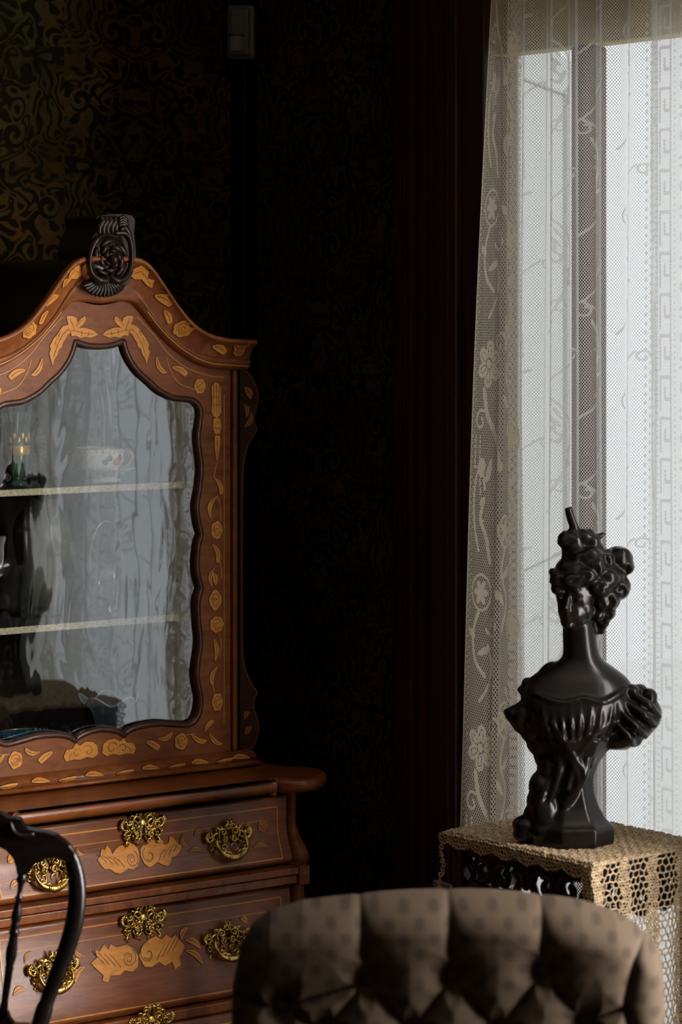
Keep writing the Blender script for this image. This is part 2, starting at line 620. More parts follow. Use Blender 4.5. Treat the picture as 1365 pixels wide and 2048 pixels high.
# window casing: upright mouldings between wallpaper and lace
o = empty('trim_2', (CXW, CYW, 0), ANG)
o['kind'] = 'structure'
strips = [(785, 803, -0.020), (803, 812, -0.030), (812, 824, -0.040), (824, 834, -0.028), (834, 850, -0.034), (850, 896, -0.022), (896, 911, -0.046), (911, 966, -0.030)]
for (a_, b2, dep) in strips:
    s0, s1 = SW(a_, dep), SW(b2, dep)
    mm = MB()
    mm.box(dep, -0.001, -s1, -s0 - 0.0012, 0.002, 2.98, bev=0.0045)
    mm.build('casing_strip', 'casing_wood', o)
# baseboards
m_ = MB(); m_.box(ROOM_T + 0.01, -0.045, -0.022, -0.001, 0.001, 0.16, bev=0.004)
wallobj('baseboard_left', m_, 'ebonised')
m_ = MB(); m_.box(-0.019, -0.001, -SW(784, -0.02), -0.06, 0.001, 0.16, bev=0.004)
wallobj('baseboard_right', m_, 'ebonised')

# window behind the lace
o = empty('window_1', (CXW, CYW, 0), ANG)
o['kind'] = 'structure'
FT0, FT1 = 0.06, 0.12


def wbar(nm, s0, s1, z0, z1, mat='casing_wood', t0=FT0, t1=FT1):
    mm = MB(); mm.box(t0, t1, -s1, -s0, z0, z1, bev=0.006)
    return mm.build(nm, mat, o)


MS0, MS1 = SW(1142, 0.05), SW(1164, 0.05)
wood('mullion_red', (0.05, 0.012, 0.010), (0.08, 0.02, 0.016), (0.11, 0.03, 0.024), (5, 5, 1), rough=0.4, coat=0.1)
wbar('jamb', W1A + 0.002, W1A + 0.03, W1Z0 + 0.002, W1Z1 - 0.002)
wbar('jamb', W1B - 0.05, W1B - 0.002, W1Z0 + 0.002, W1Z1 - 0.002)
wbar('mullion', MS0, MS1, W1Z0 + 0.06, W1Z1 - 0.37, 'mullion_red', 0.05, 0.115)
wbar('head', W1A + 0.032, W1B - 0.052, W1Z1 - 0.369, W1Z1 - 0.002, 'olive_paint')
wbar('sill', W1A + 0.032, W1B - 0.052, W1Z0 + 0.002, W1Z0 + 0.058)
for (a_, b2) in ((W1A + 0.032, MS0 - 0.002), (MS1 + 0.002, W1B - 0.052)):
    mm = MB(); mm.box(0.088, 0.092, -b2, -a_, W1Z0 + 0.06, W1Z1 - 0.372)
    mm.build('pane', 'window_glass', o)
# unseen window added around the fill light, nearer the camera
o = empty('added_window', (CXW, CYW, 0), ANG)
o['kind'] = 'structure'
wbar('jamb', W2A + 0.002, W2A + 0.06, W2Z0 + 0.002, W2Z1 - 0.002)
wbar('jamb', W2B - 0.06, W2B - 0.002, W2Z0 + 0.002, W2Z1 - 0.002)
wbar('head', W2A + 0.062, W2B - 0.062, W2Z1 - 0.06, W2Z1 - 0.002)
wbar('sill', W2A + 0.062, W2B - 0.062, W2Z0 + 0.002, W2Z0 + 0.06)

# outside: pale gravel terrace, white shutter swung outwards, porch eave
m_ = MB(); m_.box(0.17, 14, -9, 6, -0.3, -0.2)
g_ = wallobj('ground_terrace', m_, 'gravel')
sh = empty('window_shutter', (0.362, 5.50, -0.2), math.atan2(0.96, 0.27))
mm = MB(); mm.box(0.0, 0.055, 0, 0.035, 0.3, 2.5, bev=0.004); mm.build('stile', 'white_paint', sh)
mm = MB(); mm.box(0.53, 0.585, 0, 0.035, 0.3, 2.5, bev=0.004); mm.build('stile', 'white_paint', sh)
for (a_, b2) in ((0.3, 0.42), (1.3, 1.4), (2.42, 2.5)):
    mm = MB(); mm.box(0.057, 0.528, 0, 0.035, a_, b2, bev=0.004); mm.build('rail', 'white_paint', sh)
for (a_, b2) in ((0.422, 1.298), (1.402, 2.418)):
    mm = MB(); mm.box(0.057, 0.528, 0.010, 0.022, a_, b2, bev=0.003); mm.build('panel', 'white_paint', sh)
mm = MB(); mm.box(0.05, 0.08, 0.0, 0.03, 0.0, 0.30, bev=0.003); mm.build('stay', 'white_paint', sh)
tag(sh, 'white panelled window shutter swung open outside, seen through the lace', 'shutter')

# ---- motion sensor on the corner post
def wpt(px, py, Y):
    return Vector(((px - CX) / FPX * Y, Y, CAMH + (HY - py) / FPX * Y))


sn = empty('motion_sensor', (0, 0, 0), 0)
pz = wpt(485, 66, 5.93)
sn.location = pz
sn.rotation_euler = (0, 0, math.radians(-8))
mm = MB(); mm.box(-0.031, 0.031, -0.022, 0.026, -0.060, 0.060, bev=0.009)
mm.box(-0.024, 0.020, -0.030, -0.018, -0.052, 0.052, bev=0.006)
mm.build('housing', 'sensor_plastic', sn)
mm = MB()
rows = []
for k in range(9):
    a_ = math.radians(-70 + 140 * k / 8)
    rows.append([(-0.008 + 0.015 * math.sin(a_), -0.028 - 0.009 * math.cos(a_), z) for z in (-0.042, -0.010)])
mm.loft(rows)
mm.build('lens', 'sensor_lens', sn)
mm = MB(); mm.box(-0.026, 0.010, -0.0345, -0.029, -0.010, -0.007); mm.build('lens_hood', 'black_gap', sn)
tag(sn, 'small cream plastic motion sensor high on the dark corner post', 'sensor')

# ================================================================== inlay (marquetry) pieces
def leaf_outline(p0, p1, w, bend=0.0, lobes=0, blunt=0.0):
    """leaf from p0 to p1 (2D), width w"""
    a = np.array(p0, float); b_ = np.array(p1, float)
    d = b_ - a; L = np.linalg.norm(d); nr = np.array((-d[1], d[0])) / L
    n = 14
    up, dn = [], []
    for i in range(n + 1):
        q = i / n
        h = math.sin(math.pi * min(1.0, q * (1 - 0.35 * blunt) + 0.0)) ** (0.75 - 0.3 * blunt)
        if lobes:
            h *= 0.78 + 0.22 * abs(math.sin(math.pi * lobes * q))
        c = a + d * q + nr * bend * L * math.sin(math.pi * q)
        up.append(c + nr * h * w / 2); dn.append(c - nr * h * w / 2)
    vein = [tuple(a + d * q + nr * bend * L * math.sin(math.pi * q)) for q in np.linspace(0.12, 0.85, 8)]
    return [tuple(p) for p in up] + [tuple(p) for p in dn[::-1][1:-1]], [vein]


def flower_outline(c, rx, rz, lobes=7, ph=0.0):
    pts = []
    for k in range(44):
        a = 2 * math.pi * k / 44
        r = 0.86 + 0.14 * abs(math.cos(lobes * a / 2 + ph))
        pts.append((c[0] + rx * r * math.cos(a), c[1] + rz * r * math.sin(a)))
    ve = []
    for q, (a0, a1) in ((0.62, (20, 200)), (0.42, (150, 330)), (0.62, (230, 350)), (0.2, (0, 300))):
        ve.append([(c[0] + rx * q * math.cos(math.radians(a0 + (a1 - a0) * k / 9)), c[1] + rz * q * math.sin(math.radians(a0 + (a1 - a0) * k / 9))) for k in range(10)])
    return pts, ve


def densify(pts, mx=0.006):
    o_ = []
    n = len(pts)
    for i in range(n):
        a = np.array(pts[i]); b_ = np.array(pts[(i + 1) % n])
        k = max(1, int(np.linalg.norm(b_ - a) / mx))
        for j in range(k):
            o_.append(tuple(a + (b_ - a) * j / k))
    return o_


def grow(pts, g):
    P = [np.array(p) for p in pts]
    n = len(P)
    ar = sum(P[i][0] * P[(i + 1) % n][1] - P[(i + 1) % n][0] * P[i][1] for i in range(n))
    sg = 1 if ar > 0 else -1
    o_ = []
    for i in range(n):
        tg = P[(i + 1) % n] - P[i - 1]
        L = np.linalg.norm(tg) or 1
        nr = np.array((tg[1], -tg[0])) / L * sg
        o_.append(tuple(P[i] + nr * g))
    return o_


def inlay(name, parent, off, outline, veins, yfun, lw=0.0012, curved=False, tone='inlay'):
    """one inlaid piece: veneer leaf with a dark saw kerf round it and engraved lines"""
    mb = MB()

    def put(poly, y0, y1, mi):
        if curved:
            s2 = MB()
            s2.plate([densify(poly)], y0, y1, mi)
            bm = bmesh.new()
            vs = [bm.verts.new(p) for p in s2.v]
            for f in s2.f:
                try:
                    bm.faces.new([vs[i] for i in f])
                except ValueError:
                    pass
            for _ in range(4):
                ed = [e for e in bm.edges if e.calc_length() > 0.010]
                if not ed:
                    break
                bmesh.ops.subdivide_edges(bm, edges=ed, cuts=1)
                bmesh.ops.triangulate(bm, faces=[f for f in bm.faces if len(f.verts) > 4])
            for v in bm.verts:
                v.co.y += yfun(v.co.x, v.co.z)
            bm.verts.index_update()
            mb.add([v.co for v in bm.verts], [[v.index for v in f.verts] for f in bm.faces], mi, False)
            bm.free()
        else:
            mb.plate([poly], y0, y1, mi, yfun)
    put(grow(outline, 0.0011), -0.0008, 0.001, 1)
    put(outline, -0.0016, 0.001, 0)
    for v in veins:
        if len(v) > 1:
            put(ribbon(v, lw, lw * 0.5), -0.0020, 0.0, 1)
    return mb.build(name, [tone, 'inlay_line'], parent, off)


def string_line(name, parent, off, pts, w, yfun, curved=False):
    mb = MB()
    mb.plate([ribbon(pts, w)], -0.0012, 0.001, 0, yfun)
    return mb.build(name, 'stringing', parent, off)


# ================================================================== chest of drawers
CH_OFF = (0, 0.27, 0)
chest = empty('chest_of_drawers', cabworld(0, 0.27, 0), ANG)
tag(chest, 'walnut chest of drawers with floral inlay and brass handles under the glazed cabinet', 'chest')


def sm(a, b_, x):
    q = min(1, max(0, (x - a) / (b_ - a)))
    return q * q * (3 - 2 * q)


D1T, D1B, D2T, D2B, D3T, D3B = 0.775, 0.640, 0.597, 0.402, 0.378, 0.16


def prof(z):
    if z > 0.62:
        q = max(0.0, 0.712 - z)
        d = -0.36 * q * q / (q + 0.018) * 1.25
        if z < 0.654:
            d += 0.012 * (1 - sm(0.634, 0.654, z))
        return d
    if z > 0.395:
        return -0.012 - 0.030 * (1 - sm(0.40, 0.59, z))
    return -0.050 - 0.062 * (1 - sm(0.20, 0.375, z)) + 0.05 * (1 - sm(0.08, 0.2, z))


def front_sheet(mb, t0, t1, zt, zb, dd=0.0, n=22, nt=6, thick=0.02, mi=0):
    rows = []
    for i in range(n + 1):
        z = zt + (zb - zt) * i / n
        rows.append([(t0 + (t1 - t0) * k / nt, prof(z) + dd, z) for k in range(nt + 1)])
    top = [(p[0], p[1] + thick, p[2]) for p in rows[0]]
    bot = [(p[0], p[1] + thick, p[2]) for p in rows[-1]]
    mb.loft([top] + rows + [bot], mi, True)
    for k in (0, nt):
        ins = [r[k] for r in rows]
        outs = [(p[0], p[1] + thick, p[2]) for p in ins]
        mb.loft([ins, outs] if k == nt else [outs, ins], mi, False)


HWD = 0.338
# carcass behind the drawers
mb = MB()
mb.box(-0.352, 0.352, 0.035, 0.53, 0.10, 0.7755)
mb.build('carcass', 'walnut_dark', chest, CH_OFF)
# top with lobed corners
half_o = [(0.0, -0.030), (0.15, -0.030), (0.285, -0.030), (0.296, -0.026), (0.300, -0.014), (0.306, -0.030), (0.322, -0.046), (0.35, -0.054), (0.385, -0.048),
          (0.418, -0.026), (0.440, 0.008), (0.443, 0.040), (0.430, 0.070), (0.408, 0.100), (0.398, 0.15), (0.398, 0.35), (0.398, 0.535)]
half_o = spline(half_o, 4)
outl = [(-x, y) for x, y in half_o[::-1]][:-1] + half_o
mb = MB()
rows = []
for ins, z in ((0.016, 0.812), (0.006, 0.8115), (0.001, 0.806), (0.0, 0.799), (0.003, 0.790), (0.010, 0.784), (0.016, 0.783)):
    g = grow(outl, -ins)
    rows.append([(p[0], p[1], z) for p in g])
mb.loft(rows, 0, True, closed=True, flip=True)
mb.build('chest_top', 'walnut_cross', chest, CH_OFF)
mb_top = chest.children[-1]
me = mb_top.data
bm = bmesh.new(); bm.from_mesh(me)
nv = len(rows[0])
bm.verts.ensure_lookup_table()
f1 = bm.faces.new([bm.verts[i] for i in range(nv)]); f2 = bm.faces.new([bm.verts[(len(rows) - 1) * nv + i] for i in range(nv - 1, -1, -1)])
bmesh.ops.recalc_face_normals(bm, faces=bm.faces[:])
bm.to_mesh(me); bm.free()
# black strip painted in for the shade of the gap under the top
mb = MB(); mb.box(-0.345, 0.345, 0.012, 0.034, 0.7757, 0.7828); mb.build('gap_shade_strip', 'black_gap', chest, CH_OFF)

# corner stiles that follow the curve of the front
for sgn in (-1, 1):
    mb = MB()
    rows = []
    for i in range(44):
        z = 0.775 - (0.775 - 0.10) * i / 43
        p = prof(z)
        rows.append([(sgn * 0.348, p + 0.050, z), (sgn * 0.352, p + 0.016, z), (sgn * 0.362, p + 0.008, z), (sgn * (0.374 - p * 0.5), p * 1.6 + 0.018, z), (sgn * (0.388 - p * 0.7), p * 1.4 + 0.045, z), (sgn * (0.388 - p * 0.3), 0.50, z)])
    mb.loft(rows, 0, True, flip=(sgn > 0))
    mb.build('corner_stile', 'walnut', chest, CH_OFF)
    for zz in (0.6195,):
        mb = MB(); mb.box(min(sgn * 0.341, sgn * 0.366), max(sgn * 0.341, sgn * 0.366), -0.043, 0.03, zz - 0.020, zz + 0.018, bev=0.002)
        mb.build('corner_block', 'walnut', chest, CH_OFF)
# rails between drawers
for (z0, z1, d0) in ((0.6225, 0.6365, -0.042), (0.6035, 0.6195, -0.036)):
    mb = MB(); mb.box(-0.3395, 0.3395, d0, 0.03, z0, z1, bev=0.0022); mb.build('rail', 'walnut_red', chest, CH_OFF)
mb = MB(); mb.box(-0.3395, 0.3395, -0.056, 0.03, 0.3805, 0.3995, bev=0.003); mb.build('rail', 'walnut_red', chest, CH_OFF)
mb = MB(); mb.box(-0.36, 0.36, -0.085, 0.03, 0.10, 0.157, bev=0.006); mb.build('apron', 'walnut_dark', chest, CH_OFF)
for (tx, dy) in ((-0.33, -0.03), (0.33, -0.03), (-0.33, 0.47), (0.33, 0.47)):
    mb = MB()
    mb.lathe([(0.028, 0.0), (0.045, 0.015), (0.052, 0.045), (0.045, 0.08), (0.032, 0.099), (0.0, 0.0995)], 20, tx, dy)
    mb.build('foot', 'walnut_dark', chest, CH_OFF)


def brass_scrolls(mb, bail=True):
    """rococo plate of scrolls, about 10 cm wide, in the local XZ plane, front towards -y"""
    for sg in (-1, 1):
        def T(pts, r0, r1, dy=0.0):
            n = len(pts)
            mb.tube([(sg * p[0], p[1] + dy, p[2]) for p in pts], [r0 + (r1 - r0) * i / (n - 1) for i in range(n)], 6)
        T(spiral(0.026, 0.004, 0.017, 0.004, 200, -190), 0.0034, 0.0022, -0.003)
        T(spiral(0.040, 0.010, 0.011, 0.003, -120, 250), 0.0030, 0.0018, -0.004)
        T(spiral(0.013, 0.016, 0.013, 0.003, -60, 260), 0.0030, 0.0018, -0.005)
        T(spiral(0.036, -0.012, 0.010, 0.003, 120, -220), 0.0030, 0.0018, -0.003)
        T(spiral(0.012, -0.012, 0.012, 0.003, 10, -330), 0.0028, 0.0016, -0.004)
        T([(0.002, -0.003, 0.020), (0.006, -0.005, 0.030), (0.003, -0.006, 0.037), (0.008, -0.004, 0.041)], 0.0045, 0.0018)
        T([(0.010, -0.002, 0.020), (0.016, -0.004, 0.027), (0.023, -0.004, 0.024), (0.024, -0.004, 0.019)], 0.0035, 0.0016)
        rs_ = random.Random(11)
        for q in range(26):
            a0 = rs_.uniform(0, 360)
            cx_ = rs_.uniform(0.004, 0.046); lim = 0.030 * (1 - (cx_ / 0.056) ** 1.6) + 0.006
            cz_ = rs_.uniform(-lim * 0.75, lim)
            if bail and abs(cx_) < 0.022 and cz_ < -0.002:
                continue
            rr_ = rs_.uniform(0.004, 0.0075)
            T(spiral(cx_, cz_, rr_, rr_ * 0.3, a0, a0 + rs_.choice((-1, 1)) * rs_.uniform(200, 330), 12), rs_.uniform(0.0022, 0.0030), 0.0012, rs_.uniform(-0.009, -0.003))
        for k in range(6):                      # shell at each end
            a = math.radians(-50 + 24 * k)
            T([(0.044, -0.003, 0.010), (0.044 + 0.011 * math.cos(a), -0.006, 0.010 + 0.012 * math.sin(a))], 0.0016, 0.0030)
        T([(0.034, -0.002, -0.018), (0.041, -0.004, -0.026), (0.036, -0.005, -0.030), (0.033, -0.004, -0.026)], 0.0036, 0.0018)
        T([(0.010, -0.002, -0.020), (0.013, -0.003, -0.028), (0.007, -0.004, -0.031)], 0.0034, 0.0016)


def brass_handle(drawer, t, z, d):
    e = empty('handle_root', (0, 0, 0))
    mb = MB()
    brass_scrolls(mb)
    # swinging bail with leafy middle
    pts = [(-0.032, -0.010, 0.006), (-0.034, -0.018, -0.006), (-0.026, -0.024, -0.020), (-0.012, -0.026, -0.027), (0, -0.027, -0.029)]
    pts = spline(pts + [(-p[0], p[1], p[2]) for p in pts[::-1][1:]], 4)
    n = len(pts)
    mb.tube(pts, [0.0036 + 0.0042 * math.sin(math.pi * i / (n - 1)) ** 3 for i in range(n)], 8)
    for sg in (-1, 1):
        for (a0_, cx_, cz_) in ((20, 0.020, -0.020), (120, 0.027, -0.012), (70, 0.012, -0.022)):
            mb.tube(spiral(sg * cx_, cz_, 0.006, 0.002, a0_ * sg, a0_ * sg + 280, 12, -0.026), [0.0030, 0.0014] if False else 0.0022, 6)
    for k in range(5):
        x = -0.012 + 0.006 * k
        mb.ell((x, -0.030, -0.028 + abs(x) * 0.12), (0.004, 0.004, 0.0055), nu=8, nv=6)
    bpy.data.objects.remove(e)
    mb.v = [(x * 1.02 + t, y + d - 0.001, zz + z) for x, y, zz in mb.v]
    return mb.build('handle', 'brass', drawer, CH_OFF)


def brass_escutcheon(drawer, t, z, d):
    mb = MB()
    brass_scrolls(mb, False)
    mb.ell((0, -0.004, 0.002), (0.011, 0.004, 0.017), nu=14, nv=8)
    mb.v = [(x * 0.95 + t, y + d - 0.001, zz + z) for x, y, zz in mb.v]
    o_ = mb.build('escutcheon', 'brass', drawer, CH_OFF)
    mb = MB()
    hole = [(0.0032 * math.cos(a), 0.004 + 0.0032 * math.sin(a)) for a in np.linspace(-0.9, math.pi + 0.9, 12)]
    hole = [(-0.0028, -0.009)] + hole[::-1] + [(0.0028, -0.009)]
    mb.plate([[(x + t, zz + z) for x, zz in hole]], d - 0.0100, d - 0.006)
    mb.build('keyhole', 'black_gap', drawer, CH_OFF)
    return o_


yd = lambda x, z: prof(z)


def zmap(lst, f, ox, oy, d):
    return [F(x / f + ox, y / f + oy, d) for x, y in lst]


drawers = []
for (zt, zb) in ((D1T, D1B), (D2T, D2B), (D3T, D3B)):
    mb = MB()
    front_sheet(mb, -HWD, HWD, zt - 0.002, zb + 0.002)
    mb.box(-HWD + 0.01, HWD - 0.01, 0.0195, 0.0345, zb + 0.006, zt - 0.006)
    drawers.append(mb.build('drawer', 'walnut_cross', chest, CH_OFF))
dr1, dr2, dr3 = drawers
for dr, zt, zb in ((dr1, D1T, D1B), (dr2, D2T, D2B), (dr3, D3T, D3B)):
    zi = zt - 0.022
    string_line('stringing', dr, CH_OFF, [(-0.315 + 0.63 * k / 10, zi) for k in range(11)], 0.0024, yd)
    string_line('stringing', dr, CH_OFF, [(-0.290 + 0.24 * k / 10, zi - 0.024) for k in range(11)], 0.0012, yd)
    string_line('stringing', dr, CH_OFF, [(0.05 + 0.23 * k / 10, zi - 0.024) for k in range(11)], 0.0012, yd)
    string_line('stringing', dr, CH_OFF, [(-0.315 + 0.63 * k / 10, zb + 0.014) for k in range(11)], 0.0022, yd)
    for sg in (-1, 1):
        string_line('stringing', dr, CH_OFF, [(sg * 0.315, zi - (zi - zb - 0.014) * k / 10) for k in range(11)], 0.0022, yd)

# first drawer
L1 = [(365, 400), (358, 450), (335, 495), (300, 520), (265, 510), (235, 530), (200, 548), (160, 540), (130, 515), (90, 515), (70, 490), (50, 450), (75, 420), (85, 370), (110, 380), (125, 340), (150, 370), (165, 410), (190, 375), (215, 350), (260, 335), (290, 318), (330, 335), (355, 360)]
R1 = [(375, 420), (380, 370), (410, 325), (450, 297), (500, 305), (545, 300), (560, 340), (595, 325), (602, 272), (625, 282), (640, 300), (660, 320), (690, 345), (670, 385), (640, 415), (600, 430), (590, 460), (560, 490), (520, 480), (490, 460), (450, 490), (420, 500), (390, 475)]


def swirl(c, r, a0, a1):
    return [(p[0], p[2]) for p in spiral(c[0], c[1], r, r * 0.18, a0, a1, 20)]


for outl_, cc, aa in ((L1, (300, 445), (60, -330)), (R1, (440, 415), (120, 480))):
    o2 = zmap(outl_, 3.79, 180, 1600, 0.0)
    c2 = zmap([cc], 3.79, 180, 1600, 0.0)[0]
    vs = [swirl(c2, 0.017, *aa), swirl(c2, 0.010, aa[0] + 90, aa[1] + 60)]
    s_ = 1 if cc[0] > 370 else -1
    for k in range(4):
        vs.append([(c2[0] + s_ * (0.018 + 0.012 * k), c2[1] - 0.012 + 0.004 * k), (c2[0] + s_ * (0.026 + 0.013 * k), c2[1] + 0.004 * k), (c2[0] + s_ * (0.038 + 0.012 * k), c2[1] + 0.008 + 0.003 * k)])
    inlay('inlay_scroll_leaf', dr1, CH_OFF, o2, vs, yd, curved=True)
for (pa, pb, w, bd) in (((700, 260), (735, 350), 34, -0.25), ((735, 390), (850, 395), 34, 0.2), ((790, 270), (850, 215), 40, 0.1), ((1180, 160), (1240, 230), 46, -0.2), ((1215, 355), (1330, 350), 34, 0.15)):
    a2, b2 = zmap([pa, pb], 3.79, 180, 1600, 0.0)
    ol, vs = leaf_outline(a2, b2, w / 3790, bd)
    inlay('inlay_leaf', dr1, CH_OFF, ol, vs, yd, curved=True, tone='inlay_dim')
c2 = zmap([(1310, 195)], 3.79, 180, 1600, 0.0)[0]
ol, vs = flower_outline(c2, 0.012, 0.012, 5)
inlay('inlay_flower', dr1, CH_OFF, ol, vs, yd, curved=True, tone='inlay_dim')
for (pa, pb, w, bd) in (((60, 845), (160, 800), 9, 0.2), ((70, 640), (130, 590), 16, 0.2), ((670, 500), (740, 560), 8, -0.3)):
    a2, b2 = zmap([pa, pb], 4.375, 0, 1580, 0.0)
    ol, vs = leaf_outline(a2, b2, w / 1000, bd)
    inlay('inlay_leaf', dr1, CH_OFF, ol, vs, yd, curved=True)
# second drawer
L2 = [(370, 858), (398, 836), (392, 806), (410, 812), (430, 785), (445, 805), (456, 784), (480, 796), (520, 785), (545, 800), (560, 830), (555, 870), (530, 890), (500, 884), (480, 902), (442, 905), (430, 930), (408, 925), (415, 905), (390, 880)]
R2 = [(563, 830), (580, 790), (610, 765), (640, 750), (660, 765), (680, 745), (700, 760), (715, 745), (735, 770), (750, 790), (735, 815), (722, 830), (725, 860), (700, 880), (690, 850), (660, 866), (640, 850), (610, 870), (580, 870)]
for outl_, cc, aa in ((L2, (520, 838), (60, -330)), (R2, (600, 820), (120, 480))):
    o2 = zmap(outl_, 2.007, 0, 1500, -0.03)
    c2 = zmap([cc], 2.007, 0, 1500, -0.03)[0]
    vs = [swirl(c2, 0.019, *aa), swirl(c2, 0.011, aa[0] + 90, aa[1] + 60)]
    s_ = 1 if cc[0] > 560 else -1
    for k in range(4):
        vs.append([(c2[0] + s_ * (0.018 + 0.012 * k), c2[1] - 0.014 + 0.004 * k), (c2[0] + s_ * (0.028 + 0.013 * k), c2[1] + 0.004 * k), (c2[0] + s_ * (0.040 + 0.012 * k), c2[1] + 0.014 + 0.003 * k)])
    inlay('inlay_scroll_leaf', dr2, CH_OFF, o2, vs, yd, curved=True)
for (pa, pb, w, bd) in (((735, 765), (770, 715), 20, 0.15), ((750, 765), (812, 800), 26, 0.15), ((748, 806), (812, 860), 24, 0.15), ((980, 680), (1005, 700), 24, 0.2), ((345, 870), (300, 935), 26, -0.2), ((350, 830), (310, 800), 16, 0.2), ((110, 860), (140, 815), 12, 0.2), ((50, 985), (100, 960), 22, 0.2)):
    a2, b2 = zmap([pa, pb], 2.007, 0, 1500, -0.03)
    ol, vs = leaf_outline(a2, b2, w / 2007, bd)
    inlay('inlay_leaf', dr2, CH_OFF, ol, vs, yd, curved=True)

for dr, lst in ((dr1, [('h', 455, 1680, 0.0), ('h', 95, 1741, 0.0), ('e', 283, 1656, 0.0)]), (dr2, [('h', 452, 1882, -0.025), ('h', 104, 1944, -0.025), ('e', 284, 1846, -0.016)]), (dr3, [('e', 300, 2050, -0.06)])):
    for k_, px, py, d in lst:
        t, z = F(px, py, d)
        d = prof(z)
        t, z = F(px, py, d)
        (brass_handle if k_ == 'h' else brass_escutcheon)(dr, t, z, prof(z))

# ================================================================== display cabinet standing on the chest
DC_OFF = (0, 0.33, 0.812)
cab = empty('display_cabinet', cabworld(0, 0.34, 0.8135), ANG)
_F0 = F
F = lambda px, py, d: _F0(px, py, d + 0.01)      # the whole upper case stands 1 cm further back
tag(cab, 'tall glazed walnut display cabinet with arched top, carved crest and floral inlay', 'cabinet')
DF = 0.148
N = 70


def half(ptsl, d, closed_t0=True):
    q = [F(x, y, d) for x, y in ptsl]
    q = spline(q, 5)
    q[0] = (0.0, q[0][1])
    return resample(q, N)


U_ = half([(222, 515), (245, 515), (265, 516), (285, 520), (305, 535), (330, 570), (360, 614), (390, 649), (420, 668), (450, 677), (490, 681), (515, 682)], 0.10)
CL = half([(215, 540), (240, 549), (256, 560), (277, 583), (308, 633), (340, 669), (376, 697), (415, 713), (460, 718), (499, 721)], 0.13)
FL = half([(212, 606), (235, 603), (258, 603), (273, 610), (300, 643), (336, 684), (376, 715), (415, 734), (460, 739), (495, 741)], 0.135)
L0 = half([(208, 620), (235, 614), (262, 609), (275, 616), (300, 647), (336, 688), (376, 719), (415, 737), (455, 741), (470, 741)], DF)


def mirror(q):
    return [(-p[0], p[1]) for p in q[::-1]][:-1] + q


def row3(q, d):
    r = [(p[0], d, p[1]) for p in mirror(q)]
    return [(r[0][0], 0.515, r[0][2])] + r + [(r[-1][0], 0.515, r[-1][2])]


covd = lambda f: 0.103 + 0.027 * max(0, min(1, f)) ** 0.5
mb = MB()
mb.loft([row3([(p[0] * 0.985, p[1] - 0.004) for p in U_], 0.50), row3([(p[0] * 0.99, p[1] - 0.003) for p in U_], 0.116)], 0, True, flip=True)
mb.build('roof_panel', 'ebonised', cab, DC_OFF)  # black wood puts the roof's unlit look into its colour
mb = MB()
rows = [row3([(p[0], p[1] + 0.0) for p in U_], 0.118), row3([(p[0], p[1] + 0.001) for p in U_], 0.108), row3(U_, 0.100), row3([(p[0], p[1] - 0.007) for p in U_], 0.098)]
Ul = [(p[0], p[1] - 0.009) for p in U_]
for f in (0.0, 0.12, 0.3, 0.5, 0.7, 0.88, 1.0):
    rows.append(row3([(a[0] + (b_[0] - a[0]) * f, a[1] + (b_[1] - a[1]) * f) for a, b_ in zip(Ul, CL)], covd(f)))
mb.loft(rows, 0, True, flip=True)
mb.build('cornice', 'walnut_red', cab, DC_OFF)
crn = cab.children[-1]
mb = MB()
mb.loft([row3(CL, 0.129), row3([(p[0], p[1] - 0.003) for p in CL], 0.124), row3([(a[0] * 0.5 + b_[0] * 0.5, a[1] * 0.5 + b_[1] * 0.5) for a, b_ in zip(CL, FL)], 0.129), row3([(p[0], p[1] + 0.004) for p in FL], 0.131), row3(FL, 0.133), row3([(p[0], p[1] - 0.003) for p in FL], 0.150)], 0, True, flip=True)
mb.build('frieze_moulding', 'walnut', cab, DC_OFF)
# inlaid line on the frieze moulding
mid_ = [(a[0] * 0.35 + b_[0] * 0.65, a[1] * 0.35 + b_[1] * 0.65) for a, b_ in zip(CL, FL)]
for sg in (-1, 1):
    string_line('stringing', cab, DC_OFF, [(sg * p[0], p[1]) for p in mid_[20:]], 0.0018, lambda x, z: 0.1285)

# door: board with shaped opening
OPN = [(205, 694), (222, 692), (240, 686), (248, 683), (252, 700), (262, 723), (278, 745), (297, 762), (316, 780), (333, 790), (350, 797), (380, 800), (395, 808), (402, 822), (401, 845), (397, 872), (399, 900), (403, 928), (403, 950), (399, 985), (395, 1010), (397, 1040), (404, 1070), (398, 1092), (395, 1125), (397, 1152), (404, 1178), (397, 1205), (398, 1245), (402, 1285), (397, 1325), (395, 1350), (399, 1378), (403, 1400), (400, 1425), (392, 1443), (376, 1452), (350, 1451), (322, 1449), (295, 1452), (270, 1458), (255, 1466), (248, 1473), (240, 1467), (222, 1462), (200, 1461)]
opn = [F(x, y, DF) for x, y in OPN]
opn[0] = (0.0, opn[0][1]); opn[-1] = (0.0, opn[-1][1])


def cusp_spline(pts, cusps, per=3):
    out_ = []
    st = 0
    for c in list(cusps) + [len(pts) - 1]:
        seg = spline(pts[st:c + 1], per)
        out_ += seg[:-1]
        st = c
    return out_ + [pts[-1]]


opn = cusp_spline(opn, (3, 22, 26, 42))
open_loop = [(-p[0], p[1]) for p in opn[::-1]][1:-1] + opn       # whole outline, from bottom centre round the left
ZB = 0.842
dtop = [(p[0], p[1] + 0.008) for p in L0]
tR = F(461, 1000, DF)[0]
dtop = [p for p in dtop if p[0] < tR - 0.002] + [(tR, L0[-1][1] + 0.008)]
door_outer = [(-p[0], p[1]) for p in dtop[::-1]][:-1] + dtop + [(tR, ZB), (-tR, ZB)]
mb = MB()
mb.plate([door_outer[::-1], open_loop], DF, DF + 0.026)
door = mb.build('door_frame', 'walnut', cab, DC_OFF)
